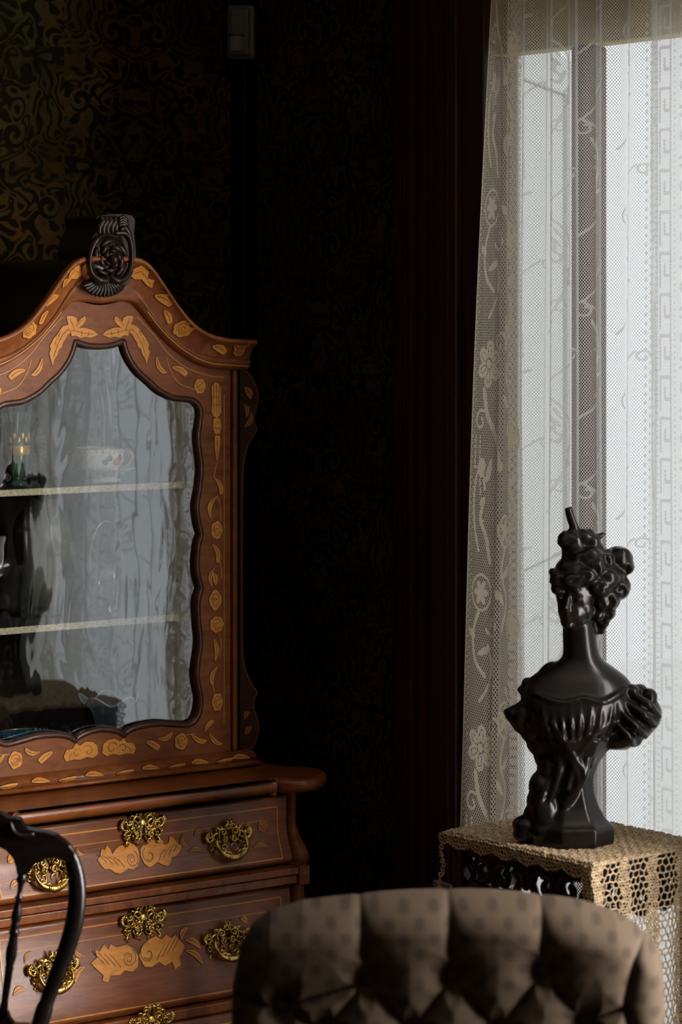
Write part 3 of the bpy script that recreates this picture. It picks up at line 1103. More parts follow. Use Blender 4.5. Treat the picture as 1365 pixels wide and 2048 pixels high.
# rounded lip around the glass
lip = [(p[0], DF + 0.004, p[1]) for p in open_loop]
mb = MB(); mb.tube(lip, 0.0072, 8, closed=True); mb.build('glass_bead', 'walnut_dark', door, DC_OFF)
# the pane, set slightly leaning in its rebate
zl = [p[1] for p in open_loop]
xl = [p[0] for p in open_loop]
z0, z1, xx = min(zl) - 0.008, max(zl) + 0.008, max(xl) + 0.008
LEAN = -0.006
mb = MB()
V = []
yb = DF + 0.015
YAW = -0.011
mb.add([(-xx, yb - YAW * xx, z0), (xx, yb + YAW * xx, z0), (xx, yb + YAW * xx + LEAN * (z1 - z0), z1), (-xx, yb - YAW * xx + LEAN * (z1 - z0), z1)], [(0, 1, 2, 3)], 0, False)
mb.build('glass_pane', 'old_pane', door, DC_OFF)
# stiles beside the door and scroll-cut ears
for sg in (-1, 1):
    a_, b2 = sorted((sg * (tR + 0.0045), sg * (tR + 0.0155)))
    zt_ = L0[-1][1] + 0.004
    mb = MB(); mb.box(a_, b2, DF - 0.004, DF + 0.05, ZB, zt_, bev=0.003); mb.build('stile', 'walnut_red', cab, DC_OFF)
    EP = [(478, 744), (490, 745), (503, 760), (512, 782), (513, 803), (507, 828), (505, 842), (512, 860), (500, 880), (489, 905), (484, 940), (482, 1000), (482, 1150), (482, 1290), (484, 1320), (490, 1345), (501, 1370), (513, 1386), (506, 1400), (505, 1415), (512, 1440), (515, 1460), (509, 1483), (497, 1503), (478, 1506)]
    ep = [F(x, y, DF + 0.035) for x, y in EP]
    ep = spline(ep[:8], 4)[:-1] + spline(ep[7:18], 4)[:-1] + spline(ep[17:], 4)
    ep = [(p[0], min(p[1], zt_)) for p in ep]
    mb = MB(); mb.plate([[(sg * p[0], p[1]) for p in ep]], DF + 0.030, DF + 0.048)
    ear = mb.build('side_scroll', 'walnut_dark', cab, DC_OFF)
    mb = MB(); mb.tube([(sg * p[0], DF + 0.032, p[1]) for p in ep[1:-1]], 0.0025, 6); mb.build('edge_bead', 'walnut_red', ear, DC_OFF)
    for (pa, pb, w, bd) in (((489, 775), (502, 800), 0.016, 0.1), ((487, 808), (492, 838), 0.010, 0.2), ((488, 855), (503, 826), 0.012, -0.2), ((488, 1440), (500, 1425), 0.012, 0.2), ((490, 1470), (503, 1455), 0.012, 0.1)):
        a2, b3 = F(*pa, DF + 0.03), F(*pb, DF + 0.03)
        ol, vs = leaf_outline((sg * a2[0], a2[1]), (sg * b3[0], b3[1]), w, bd * sg)
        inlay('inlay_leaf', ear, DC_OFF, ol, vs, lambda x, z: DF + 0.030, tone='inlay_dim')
# carcass
for sg in (-1, 1):
    a_, b2 = sorted((sg * 0.325, sg * 0.342))
    mb = MB(); mb.box(a_, b2, DF + 0.052, 0.515, ZB, 1.60); mb.build('side_panel', 'walnut_dark', cab, DC_OFF)
mb = MB()
bk = [(-0.324, 0.845)] + [(-p[0] * 0.98, p[1] - 0.016) for p in U_[::-1] if p[0] < 0.325][:-1] + [(p[0] * 0.98, p[1] - 0.016) for p in U_ if p[0] < 0.325] + [(0.324, 0.845)]
mb.plate([bk[::-1]], 0.498, 0.514); mb.build('back_panel', 'cabinet_lining', cab, DC_OFF)
mb = MB(); mb.box(-0.324, 0.324, DF + 0.03, 0.497, 0.842, 0.858); mb.build('floor_panel', 'cabinet_lining', cab, DC_OFF)
SH = []
for py in (979, 1249):
    z = F(200, py, 0.20)[1]
    SH.append(z + 0.0065)
    mb = MB(); mb.box(-0.322, 0.322, 0.203, 0.496, z - 0.006, z + 0.0065); sf = mb.build('shelf', 'cabinet_lining', cab, DC_OFF)
    mb = MB(); mb.box(-0.322, 0.27, 0.199, 0.2029, z - 0.0065, z + 0.0065, bev=0.001); mb.build('shelf_edge', 'shelf_edge', sf, DC_OFF)
# base moulding: inlaid roll over a fillet
mb = MB()
xx = 0.352
rl = [(0.146, 0.8425), (0.136, 0.842), (0.126, 0.838), (0.121, 0.832), (0.120, 0.827), (0.124, 0.8235), (0.114, 0.8225), (0.110, 0.8195), (0.110, 0.8165), (0.114, 0.8135), (0.148, 0.8132)]
mb.loft([[(-xx, 0.51, z), (-xx - (0.146 - d) * 0.5, d, z), (xx + (0.146 - d) * 0.5 - 0.010, d, z), (xx - 0.01, 0.51, z)] for d, z in rl], 0, True)
for s_ in (-1, 1):
    pass
bmo = mb.build('base_moulding', 'walnut_red', cab, DC_OFF)
for i, tx in enumerate((-0.28, -0.22, -0.15, -0.09, -0.03, 0.04, 0.10, 0.16, 0.215, 0.275, 0.315)):
    ol, vs = leaf_outline((tx - 0.020, 0.8305 + 0.002 * (-1) ** i), (tx + 0.022, 0.8305 - 0.002 * (-1) ** i), 0.010, 0.06 * (-1) ** i, 3 if i % 3 == 0 else 0)
    inlay('inlay_leaf', bmo, DC_OFF, ol, vs, lambda x, z: 0.1195 + 4.0 * (z - 0.830) ** 2 * 30)

# ---- marquetry of the door, traced on the right half and mirrored
flat = lambda x, z: DF


def both(fn):
    for sg in (1, -1):
        fn(sg)


def Z1(lst, d=DF): return zmap(lst, 2.528, 0, 400, d)
def Z2(lst, d=DF): return zmap(lst, 2.528, 0, 760, d)
def Z3(lst, d=DF): return zmap(lst, 2.528, 0, 1150, d)


def mir(pts, sg):
    q = [(sg * p[0], p[1]) for p in pts]
    return q if sg > 0 else q[::-1]


ac = Z1([(515, 685), (540, 662), (580, 648), (612, 650), (590, 632), (575, 610), (582, 590), (603, 604), (618, 622), (622, 600), (642, 588), (672, 590), (668, 615), (662, 632), (690, 640), (705, 660), (716, 678), (735, 700), (742, 715), (753, 735), (748, 752), (756, 772), (750, 795), (740, 835), (730, 800), (716, 782), (712, 758), (696, 745), (690, 722), (678, 705), (668, 685), (650, 670), (648, 690), (625, 688), (605, 700), (580, 695), (552, 700)])
av = [Z1(v) for v in ([(535, 682), (590, 675), (640, 660)], [(600, 610), (625, 640)], [(655, 600), (640, 640)], [(640, 640), (635, 660), (650, 665), (665, 655), (690, 680), (715, 730), (735, 790)], [(700, 665), (712, 690)], [(720, 700), (728, 730)], [(560, 668), (565, 690)], [(595, 660), (598, 690)])]
both(lambda sg: inlay('inlay_acanthus', door, DC_OFF, mir(ac, sg), [mir(v, sg) for v in av], flat))
LV = [  # (zoom fn, from, to, width px, bend, lobes, blunt)
    (Z1, (790, 793), (838, 882), 26, -0.15, 0, .6), (Z1, (868, 850), (945, 890), 34, 0.1, 0, .6),
    (Z2, (1083, 497), (1118, 585), 26, 0.15, 0, .7), (Z2, (1098, 590), (1065, 706), 26, -0.22, 0, 0),
    (Z2, (1072, 832), (1098, 930), 28, 0.18, 0, .6), (Z2, (1085, 950), (1072, 1050), 22, -0.2, 0, 0),
    (Z3, (1075, -10), (1090, 56), 30, 0.1, 0, 0), (Z3, (1080, 322), (1086, 442), 26, 0.12, 0, 0),
    (Z3, (1098, 465), (1072, 562), 26, -0.16, 0, .3), (Z3, (1032, 796), (1080, 738), 24, 0.1, 0, .5),
    (Z3, (1058, 800), (1125, 860), 24, -0.15, 0, .2), (Z3, (965, 808), (1042, 848), 26, -0.1, 0, .7),
    (Z3, (738, 845), (805, 882), 34, 0.05, 0, .7), (Z3, (798, 832), (872, 802), 24, -0.15, 0, .5)]
for fn_, pa, pb, w, bd, lb, bl in LV:
    a2, b2 = fn_([pa, pb])
    ol, vs = leaf_outline(a2, b2, w / 2528, bd, lb, bl)
    both(lambda sg: inlay('inlay_leaf', door, DC_OFF, mir(ol, sg), [mir(v, sg) for v in vs], flat))
FLW = [(Z1, (1010, 945), 30, 42, 6), (Z2, (1095, 762), 30, 50, 5), (Z3, (1088, 130), 32, 56, 4), (Z3, (1095, 253), 36, 46, 7), (Z3, (1098, 645), 29, 50, 6), (Z3, (915, 845), 34, 46, 5)]
for fn_, c, rx, rz, lb in FLW:
    c2 = fn_([c])[0]
    ol, vs = flower_outline(c2, rx / 2140, rz / 2628, lb)
    both(lambda sg: inlay('inlay_flower', door, DC_OFF, mir(ol, sg), [mir(v, sg) for v in vs], flat))
# husk pendant on the stile
for pts_, ve in (([(1070, 70), (1068, 40), (1085, 16), (1105, 22), (1115, 50), (1115, 110), (1118, 165), (1105, 190), (1080, 190), (1068, 165), (1072, 110)], [[(1080, 30), (1078, 90), (1080, 170)], [(1093, 25), (1095, 100), (1092, 180)], [(1106, 35), (1106, 100), (1105, 175)], [(1072, 90), (1112, 88)], [(1072, 130), (1114, 130)]]),
                 ([(1078, 200), (1095, 190), (1115, 205), (1118, 240), (1110, 275), (1085, 278), (1075, 245)], [[(1080, 240), (1095, 250), (1115, 238)]]),
                 ([(1085, 285), (1110, 283), (1112, 330), (1104, 380), (1096, 420), (1088, 380), (1084, 330)], [[(1097, 295), (1097, 390)]])):
    ol = Z2(pts_); vs = [Z2(v) for v in ve]
    both(lambda sg: inlay('inlay_husk', door, DC_OFF, mir(ol, sg), [mir(v, sg) for v in vs], flat))
# bottom scroll leaves
bt = Z3([(515, 905), (520, 860), (545, 838), (580, 830), (605, 845), (625, 828), (640, 850), (672, 852), (686, 880), (675, 908), (640, 905), (605, 915), (570, 908), (540, 920)])
btv = [swirl(Z3([(565, 880)])[0], 0.013, 30, 380), swirl(Z3([(620, 880)])[0], 0.010, 150, -180), Z3([(640, 870), (660, 885), (655, 900)])]
both(lambda sg: inlay('inlay_scroll_leaf', door, DC_OFF, mir(bt, sg), [mir(v, sg) for v in btv], flat))
# stems and stringing
ST = [Z1([(690, 592), (780, 690), (850, 780), (940, 850), (1050, 890), (1133, 900)]), Z1([(840, 800), (862, 865), (905, 930), (985, 962)]),
      [F(448, y, DF) for y in range(790, 1490, 60)], Z2([(1094, 424), (1080, 500)]), Z2([(1098, 590), (1112, 640), (1116, 720)]), Z2([(1100, 870), (1118, 960), (1120, 1010)]),
      Z3([(1108, 300), (1118, 350), (1108, 420)]), Z3([(1070, 545), (1085, 600)]), Z3([(940, 812), (985, 806)])]
for st in ST:
    st = spline(st, 4)
    both(lambda sg: string_line('stringing', door, DC_OFF, mir(st, sg), 0.0016, flat))

# ---- inlay on the hollow of the cornice
tU = [p[0] for p in Ul]; zU = [p[1] for p in Ul]; tC = [p[0] for p in CL]; zC = [p[1] for p in CL]


def ycove(x, z):
    x = abs(x)
    a_ = np.interp(x, tU, zU); b2 = np.interp(x, tC, zC)
    return covd((a_ - z) / (a_ - b2)) - 0.0008


CI = [('a', [(668, 385), (672, 355), (700, 335), (740, 360), (742, 400), (770, 410), (768, 450), (745, 435), (720, 405), (690, 405)]),
      ('l', (783, 486), (860, 536), 44), ('l', (832, 560), (868, 630), 32), ('f', (925, 655), 44, 46), ('l', (1072, 742), (1150, 780), 38), ('f', (1212, 766), 30, 30), ('l', (1172, 738), (1208, 766), 24), ('l', (1214, 760), (1248, 738), 22)]
for it in CI:
    if it[0] == 'a':
        ol = Z1(it[1], 0.118); vs = [Z1([(685, 375), (710, 365), (735, 395), (760, 435)], 0.118)]
    elif it[0] == 'l':
        a2, b2 = Z1([it[1], it[2]], 0.118)
        ol, vs = leaf_outline(a2, b2, it[3] / 2528, 0.08, 0, .4)
    else:
        c2 = Z1([it[1]], 0.118)[0]
        ol, vs = flower_outline(c2, it[2] / 2200, it[3] / 2628, 7)
    both(lambda sg: inlay('inlay_piece', crn, DC_OFF, mir(ol, sg), [mir(v, sg) for v in vs], ycove, curved=True))

# ---- carved crest
crest = MB()
CD = 0.104


def P3(px, py, d):
    t, z = F(px, py, d)
    return (t, d, z)


def ctube(pts, r, d, n=8, mb=None, dd=0.0, flat_=1.0):
    q = spline([F(x, y, d) for x, y in pts], 5)
    k = len(q)
    rr = r if hasattr(r, '__len__') else [r, r]
    (mb or crest).tube([(p[0], d + dd, p[1]) for p in q], [np.interp(i / (k - 1), np.linspace(0, 1, len(rr)), rr) for i in range(k)], n, flat=flat_)


blk = [F(x, y, 0.13) for x, y in [(190, 434), (258, 433), (262, 470), (266, 520), (258, 552), (244, 575), (205, 580), (185, 572), (176, 545), (172, 500), (180, 475), (188, 455)]]
crest.plate([spline(blk, 3, True)[::-1]], CD + 0.014, 0.24)
co = crest.build('crest', 'carved_wood', cab, DC_OFF)
mb = MB()
ctube([(209, 471), (193, 480), (181, 503), (178, 530), (183, 549), (196, 561), (211, 562), (214, 552)], [0.003, 0.0065, 0.0055, 0.005, 0.0055, 0.008, 0.008, 0.005], CD - 0.008, mb=mb, flat_=1.6)
ctube([(228, 468), (248, 468), (259, 482), (263, 510), (260, 540), (248, 558), (233, 563), (223, 556), (224, 549)], [0.004, 0.006, 0.005, 0.004, 0.005, 0.007, 0.008, 0.006, 0.004], CD - 0.008, mb=mb, flat_=1.6)
mb.build('cartouche_rim', 'carved_wood', co, DC_OFF)
mb = MB()
cc_ = F(222, 518, CD)
mb.ell((cc_[0], CD + 0.012, cc_[1]), (0.046, 0.010, 0.045))
for k, (rr, rad) in enumerate(((0.036, 0.006), (0.026, 0.006), (0.016, 0.006))):
    for q in range(5):
        a0 = 72 * q + 25 * k
        pts = spiral(cc_[0], cc_[1], rr, rr * 0.82, a0, a0 + 62, 8, CD + 0.002 - 0.004 * k)
        mb.tube(pts, [rad * (0.45 + 0.55 * math.sin(math.pi * i / 8)) for i in range(9)], 6)
mb.ell((cc_[0] - 0.002, CD - 0.014, cc_[1] - 0.003), (0.010, 0.010, 0.011))
mb.build('rosette', 'carved_wood', co, DC_OFF)
mb = MB()
for k, x0_ in enumerate((203, 211, 219, 228, 236, 245)):
    sw = (k - 2.5) * 2
    ctube([(x0_ + sw * 0.3 - 2, 470), (x0_ - 4, 456), (x0_ + 3, 444), (x0_ + 1 + sw * 0.5, 434)], [0.004, 0.0062, 0.0065, 0.004], CD - 0.004, mb=mb)
for k in range(4):
    y_ = 436 + k * 5
    ctube([(238, y_ + 2), (246, y_ - 1), (253, y_ + 4), (256, y_ + 12)], [0.002, 0.004, 0.004, 0.002], CD - 0.012, mb=mb)
ctube([(240, 462), (250, 458), (258, 470), (262, 486)], [0.004, 0.007, 0.006, 0.003], CD - 0.012, mb=mb)
mb.build('plume', 'carved_wood', co, DC_OFF)
mb = MB()
for k in range(13):
    a_ = math.radians(200 + 140 * k / 12)
    ex, ey = 207 + 44 * math.cos(a_), 563 - 33 * math.sin(a_)
    sx_, sy_ = 208 + 14 * math.cos(a_), 560 - 6 * math.sin(a_)
    ctube([(sx_, sy_), ((sx_ + ex) / 2 + 2, (sy_ + ey) / 2), (ex, ey)], [0.004, 0.0062, 0.0035], CD + 0.004, n=6, mb=mb)
mb.plate([[F(x, y, 0.12) for x, y in [(168, 566), (172, 580), (185, 590), (205, 594), (228, 592), (243, 582), (248, 566), (230, 556), (185, 556)]]], CD + 0.008, CD + 0.03)
mb.build('shell', 'carved_wood', co, DC_OFF)

F = _F0

# ================================================================== things on the cabinet shelves
def shelf_thing(name, label, cat, px, d, z, group=None):
    t = F(px, 900, d)[0]
    e = empty(name, cabworld(t, d, z), ANG)
    return tag(e, label, cat, group)


ZS1, ZS2, ZS0 = SH[0] + 0.003, SH[1] + 0.003, 0.861
# saucer on a low foot, two-handled cup on it
e = shelf_thing('footed_saucer', 'white porcelain footed saucer under the two-handled cup', 'saucer', 206, 0.29, ZS1)
mb = MB(); mb.lathe([(0.0, 0.0), (0.036, 0.0), (0.036, 0.004), (0.030, 0.010), (0.040, 0.013), (0.066, 0.027), (0.0685, 0.029), (0.066, 0.029), (0.04, 0.017), (0.0, 0.0155)], 40)
mb.build('dish', 'porcelain', e)
mb = MB(); mb.tube([(0.0675 * math.cos(a), 0.0675 * math.sin(a), 0.0292) for a in np.linspace(0, 2 * math.pi, 41)[:-1]], 0.0009, 6, closed=True); mb.build('gilt_rim', 'porcelain_gold', e)
e = shelf_thing('two_handled_cup', 'white porcelain two-handled cup with painted roses and gilt rim', 'cup', 198, 0.285, ZS1 + 0.0165)
mb = MB(); mb.lathe([(0.0, 0.002), (0.028, 0.001), (0.030, 0.004), (0.044, 0.012), (0.049, 0.025), (0.051, 0.052), (0.0495, 0.052), (0.047, 0.026), (0.042, 0.014), (0.0, 0.006)], 40)
mb.build('bowl', 'porcelain', e)
mb = MB(); mb.tube([(0.0505 * math.cos(a), 0.0505 * math.sin(a), 0.0524) for a in np.linspace(0, 2 * math.pi, 41)[:-1]], 0.0013, 6, closed=True); mb.build('gilt_rim', 'porcelain_gold', e)
hd = math.radians(-30)
for sg in (-1, 1):
    pts = spline([(0.047, 0, 0.012), (0.060, 0, 0.018), (0.068, 0, 0.032), (0.064, 0, 0.044), (0.055, 0, 0.043)], 5)
    mb = MB(); mb.tube([(sg * (p[0] * math.cos(hd)), sg * p[0] * math.sin(hd), p[2]) for p in pts], 0.0022, 8); mb.build('handle', 'porcelain_gold', e)
for k, (aa, zz, mt, r) in enumerate(((-75, 0.026, 'rose_enamel', 0.0085), (-62, 0.034, 'rose_enamel', 0.0075), (-95, 0.034, 'leaf_enamel', 0.0065), (-104, 0.026, 'leaf_enamel', 0.006), (-20, 0.030, 'rose_enamel', 0.007))):
    a_ = math.radians(aa)
    mb = MB(); rr = 0.0492 + 0.0012 * (zz / 0.03)
    R_ = Matrix.Rotation(a_, 3, 'Z')
    mb.ell((rr * math.cos(a_), rr * math.sin(a_), zz), (0.0012, r, r * 0.9), R_, 14, 8)
    mb.build('painted_rose' if mt == 'rose_enamel' else 'painted_leaf', mt, e)
for k in range(26):
    a_ = 2 * math.pi * k / 26
    mb = MB(); R_ = Matrix.Rotation(a_, 3, 'Z')
    mb.ell((0.0505 * math.cos(a_), 0.0505 * math.sin(a_), 0.0465), (0.001, 0.0018, 0.004), R_, 6, 4); mb.build('gilt_stroke', 'porcelain_gold', e)
# upright pressed glass plate with fluted rim
pc = F(28, 893, 0.38)
e = shelf_thing('glass_plate', 'round pressed-glass plate with fluted rim standing on the top shelf', 'plate', 28, 0.38, ZS1)
R0 = pc[1] - ZS1
mb = MB()
R1, R2_ = R0, R0 * 0.72
V = []; Fc = []
nr = 132
for rr, dd in ((0.02, 0.006), (R2_ * 0.96, 0.006), (R2_, 0.0), (R1, -0.006)):
    for k in range(nr):
        a_ = 2 * math.pi * k / nr
        w_ = 0.003 * math.cos(a_ * 44) if rr > R2_ * 0.98 else 0
        V.append((rr * math.cos(a_), dd + w_ + 0.10 * (rr * math.sin(a_)) * 0.3, R0 + rr * math.sin(a_)))
for i in range(3):
    for k in range(nr):
        Fc.append((i * nr + k, i * nr + (k + 1) % nr, (i + 1) * nr + (k + 1) % nr, (i + 1) * nr + k))
mb.add(V, Fc); mb.add(V[:nr], [tuple(range(nr))])
mb.build('plate_body', 'clear_glass', e)
for k in range(44):
    a_ = 2 * math.pi * k / 44
    mb = MB()
    mb.tube([(q * math.cos(a_), 0.03 * q * math.sin(a_) - 0.003, R0 + q * math.sin(a_)) for q in (R2_ * 1.02, R1 * 0.985)], [0.0014, 0.0022], 5)
    mb.build('flute', 'clear_glass', e)
# painted beaker in front of it
e = shelf_thing('painted_beaker', 'tall dark green glass beaker painted with a gold crest before the plate', 'beaker', 33, 0.27, ZS1)
mb = MB(); mb.lathe([(0, 0.0), (0.020, 0.0), (0.021, 0.006), (0.011, 0.012), (0.010, 0.02), (0.022, 0.03), (0.026, 0.06), (0.026, 0.126), (0.024, 0.126), (0.024, 0.06), (0.0, 0.034)], 28)
mb.build('glass_body', 'green_glaze', e)
mb = MB(); mb.lathe([(0.0255, 0.062), (0.0268, 0.064), (0.0268, 0.080), (0.0255, 0.082)], 28); mb.build('gold_band', 'gold_glaze', e)
for k in range(7):
    a_ = math.radians(-150 + 20 * k)
    mb = MB(); R_ = Matrix.Rotation(a_, 3, 'Z')
    mb.ell((0.0262 * math.cos(a_), 0.0262 * math.sin(a_), 0.093 + 0.008 * (k % 2)), (0.0015, 0.004, 0.007), R_, 8, 6); mb.build('gold_motif', 'gold_glaze', e)
# ivory vase
e = shelf_thing('ivory_vase', 'large ivory glazed vase on a dark foot at the left of the middle shelf', 'vase', 82, 0.34, ZS2)
mb = MB(); mb.lathe([(0.020, 0.018), (0.030, 0.02), (0.036, 0.05), (0.047, 0.10), (0.056, 0.15), (0.057, 0.175), (0.050, 0.20), (0.034, 0.218), (0.026, 0.226), (0.030, 0.236), (0.028, 0.236), (0.022, 0.226), (0.03, 0.205), (0.0, 0.18)], 40)
mb.build('vase_body', 'ivory_glaze', e)
mb = MB(); mb.lathe([(0, 0), (0.040, 0.0), (0.041, 0.010), (0.030, 0.0185), (0.0, 0.0186)], 32); mb.build('foot', 'dark_iron', e)
# basket with gilt hoop handle
e = shelf_thing('glass_basket', 'clear glass basket with thin gilt hoop handle on the middle shelf', 'basket', 212, 0.30, ZS2)
mb = MB(); mb.lathe([(0, 0), (0.024, 0.0), (0.026, 0.004), (0.018, 0.012), (0.026, 0.03), (0.034, 0.06), (0.040, 0.10), (0.038, 0.10), (0.032, 0.06), (0.022, 0.03), (0, 0.018)], 32, wob=lambda a, r, z: (r * (1 + 0.04 * math.cos(8 * a) * (z / 0.1)), z))
mb.build('bowl', 'clear_glass', e)
mb = MB(); mb.tube([(0.038 * math.cos(a), 0.0, 0.10 + 0.088 * math.sin(a)) for a in np.linspace(0, math.pi, 26)], 0.0015, 8); mb.build('handle', 'porcelain_gold', e)
# ruffled blue opal vase
e = shelf_thing('ruffled_vase', 'blue opalescent glass vase with ruffled flaring rim', 'vase', 218, 0.27, ZS0)
def ruf(a, r, z):
    q = max(0, (z - 0.05) / 0.05)
    return (r * (1 + 0.10 * q * math.cos(5 * a + 0.6)), z + 0.010 * q * math.cos(5 * a + 0.6))
mb = MB(); mb.lathe([(0, 0.002), (0.026, 0.0), (0.028, 0.006), (0.024, 0.014), (0.026, 0.035), (0.031, 0.06), (0.040, 0.080), (0.054, 0.092), (0.057, 0.094)], 60, wob=ruf)
mb.build('vase_body', 'blue_opal_glass', e)
mb = MB(); mb.tube([(*(lambda q: (q[0] * math.cos(a), q[0] * math.sin(a), q[1]))(ruf(a, 0.057, 0.094)),) for a in np.linspace(0, 2 * math.pi, 61)[:-1]], 0.0026, 6, closed=True); mb.build('rim', 'opal_rim', e)
# blue enamel box
e = shelf_thing('enamel_bowl', 'dark blue enamel bowl with gilt rim at the cabinet floor', 'bowl', 55, 0.26, ZS0)
mb = MB(); mb.lathe([(0, 0), (0.052, 0.0), (0.058, 0.004), (0.064, 0.02), (0.065, 0.042), (0.062, 0.042), (0.058, 0.012), (0, 0.008)], 40); mb.build('bowl_body', 'blue_enamel', e)
mb = MB(); mb.tube([(0.0635 * math.cos(a), 0.0635 * math.sin(a), 0.0425) for a in np.linspace(0, 2 * math.pi, 41)[:-1]], 0.0015, 6, closed=True); mb.build('gilt_rim', 'porcelain_gold', e)
for k in range(8):
    a_ = 2 * math.pi * k / 8 + 0.35
    mb = MB(); R_ = Matrix.Rotation(a_, 3, 'Z'); mb.ell((0.0645 * math.cos(a_), 0.0645 * math.sin(a_), 0.024), (0.0015, 0.005, 0.008), R_, 8, 6); mb.build('gilt_leaf', 'gold_glaze', e)
# decanter and lustre jug
e = shelf_thing('glass_decanter', 'clear bulbous glass decanter behind the ruffled vase', 'decanter', 258, 0.40, ZS0)
mb = MB(); mb.lathe([(0, 0.001), (0.030, 0.0), (0.034, 0.02), (0.036, 0.05), (0.028, 0.08), (0.018, 0.092), (0.024, 0.115), (0.030, 0.14), (0.024, 0.17), (0.012, 0.19), (0.014, 0.20), (0.0, 0.20)], 32); mb.build('glass_body', 'clear_glass', e)
mb = MB(); mb.ell((0, 0, 0.212), (0.013, 0.013, 0.0118), nu=14, nv=8); mb.build('stopper', 'clear_glass', e)
e = shelf_thing('lustre_jug', 'tall copper lustre jug with looped handle near the door edge', 'jug', 322, 0.33, ZS0)
mb = MB(); mb.lathe([(0, 0), (0.028, 0.0), (0.030, 0.006), (0.024, 0.016), (0.034, 0.05), (0.040, 0.085), (0.034, 0.12), (0.022, 0.15), (0.022, 0.175), (0.028, 0.20), (0.026, 0.20), (0.019, 0.17), (0, 0.13)], 32); mb.build('jug_body', 'copper_lustre', e)
mb = MB(); mb.tube(spline([(0.024, 0, 0.18), (0.045, 0, 0.185), (0.058, 0, 0.15), (0.050, 0, 0.11), (0.038, 0, 0.095)], 5), 0.0035, 8); mb.build('handle', 'copper_lustre', e)

# ================================================================== stand, crochet cloth, bust
SA = math.radians(40)
e2 = Vector((math.cos(SA), math.sin(SA), 0)); e1 = Vector((-math.sin(SA), math.cos(SA), 0))
LX, LY = 0.28, 0.37
ZT = 0.8197
near = Vector((0.4235, 4.524, 0))
sc = near + e2 * LX / 2 + e1 * LY / 2
stand = empty('plant_stand', sc, SA)
tag(stand, 'dark carved wooden stand with openwork apron holding the bronze bust', 'stand')
hx, hy_ = LX / 2 - 0.006, LY / 2 - 0.006
mb = MB(); mb.box(-hx, hx, -hy_, hy_, ZT - 0.030, ZT - 0.0085, bev=0.004); mb.build('stand_top', 'ebonised', stand)
for sx in (-1, 1):
    for sy in (-1, 1):
        mb = MB()
        x_, y_ = sx * (hx - 0.016), sy * (hy_ - 0.016)
        mb.box(x_ - 0.0125, x_ + 0.0125, y_ - 0.0125, y_ + 0.0125, 0.0, ZT - 0.0305, bev=0.003)
        mb.build('leg', 'ebonised', stand)
mb = MB(); mb.box(-hx + 0.03, hx - 0.03, -hy_ + 0.03, hy_ - 0.03, 0.18, 0.195, bev=0.003); mb.build('lower_shelf', 'ebonised', stand)


def apron(L):
    mb = MB()
    z0 = ZT - 0.031
    h = L / 2
    mb.box(-h, h, -0.006, 0.006, z0 - 0.012, z0)
    for sg in (-1, 1):
        def T(p, r0, r1):
            n = len(p)
            mb.tube([(sg * q[0], q[1], q[2]) for q in p], [r0 + (r1 - r0) * i / (n - 1) for i in range(n)], 8, flat=0.9)
        T(spiral(h * 0.70, z0 - 0.032, 0.024, 0.007, 60, 430), 0.009, 0.007)
        T(spiral(h * 0.36, z0 - 0.034, 0.023, 0.006, 130, -250), 0.009, 0.007)
        T([(h, 0, z0 - 0.075), (h * 0.9, 0, z0 - 0.060), (h * 0.72, 0, z0 - 0.064), (h * 0.52, 0, z0 - 0.072), (h * 0.30, 0, z0 - 0.062), (0.0, 0, z0 - 0.066)], 0.010, 0.011)
        T([(h, 0, z0 - 0.015), (h * 0.88, 0, z0 - 0.045), (h, 0, z0 - 0.07)], 0.007, 0.007)
        T([(h * 0.52, 0, z0 - 0.01), (h * 0.54, 0, z0 - 0.04), (h * 0.50, 0, z0 - 0.07)], 0.008, 0.008)
        T([(h * 0.16, 0, z0 - 0.01), (h * 0.10, 0, z0 - 0.035), (h * 0.18, 0, z0 - 0.06)], 0.008, 0.008)
    mb.ell((0, 0, z0 - 0.030), (0.014, 0.010, 0.020))
    mb.ell((0, 0, z0 - 0.070), (0.018, 0.009, 0.014))
    return mb


for (L, rz, pos) in ((LY - 0.07, math.pi / 2, (-hx + 0.016, 0)), (LY - 0.07, math.pi / 2, (hx - 0.016, 0)), (LX - 0.07, 0, (0, -hy_ + 0.016)), (LX - 0.07, 0, (0, hy_ - 0.016))):
    ao = apron(L).build('apron', 'ebonised', stand)
    ao.location = (pos[0], pos[1], 0)
    ao.rotation_euler = (0, 0, rz)

plain('crochet', (0.46, 0.335, 0.20), 0.95, var=0.35, vscale=90, bump=0.5)
_m = MATS['crochet']; _b = _m.node_tree.nodes['Principled BSDF']


def hexnet(x0, x1, y0, y1, c, jit, seed, sx=1.0):
    """jittered honeycomb edges inside a rectangle"""
    rn = random.Random(seed)
    vid = {}; pts = []; edges = set()
    w_ = c * math.sqrt(3) * sx; h_ = 1.5 * c
    j = 0
    y = y0
    while y < y1 + c:
        x = x0 + (w_ / 2 if j % 2 else 0)
        while x < x1 + w_ / 2:
            ids = []
            for k in range(6):
                a_ = math.radians(60 * k + 30)
                q = (x + c * math.cos(a_) * sx, y + c * math.sin(a_))
                key = (round(q[0] / c * 4), round(q[1] / c * 4))
                if key not in vid:
                    vid[key] = len(pts)
                    pts.append((q[0] + rn.uniform(-jit, jit) * c, q[1] + rn.uniform(-jit, jit) * c))
                ids.append(vid[key])
            for k in range(6):
                edges.add(tuple(sorted((ids[k], ids[(k + 1) % 6]))))
            x += w_
        y += h_
        j += 1
    return pts, [e_ for e_ in edges if all(x0 - 1e-4 <= pts[i][0] <= x1 + 1e-4 and y0 - 1e-4 <= pts[i][1] <= y1 + 1e-4 for i in e_)]


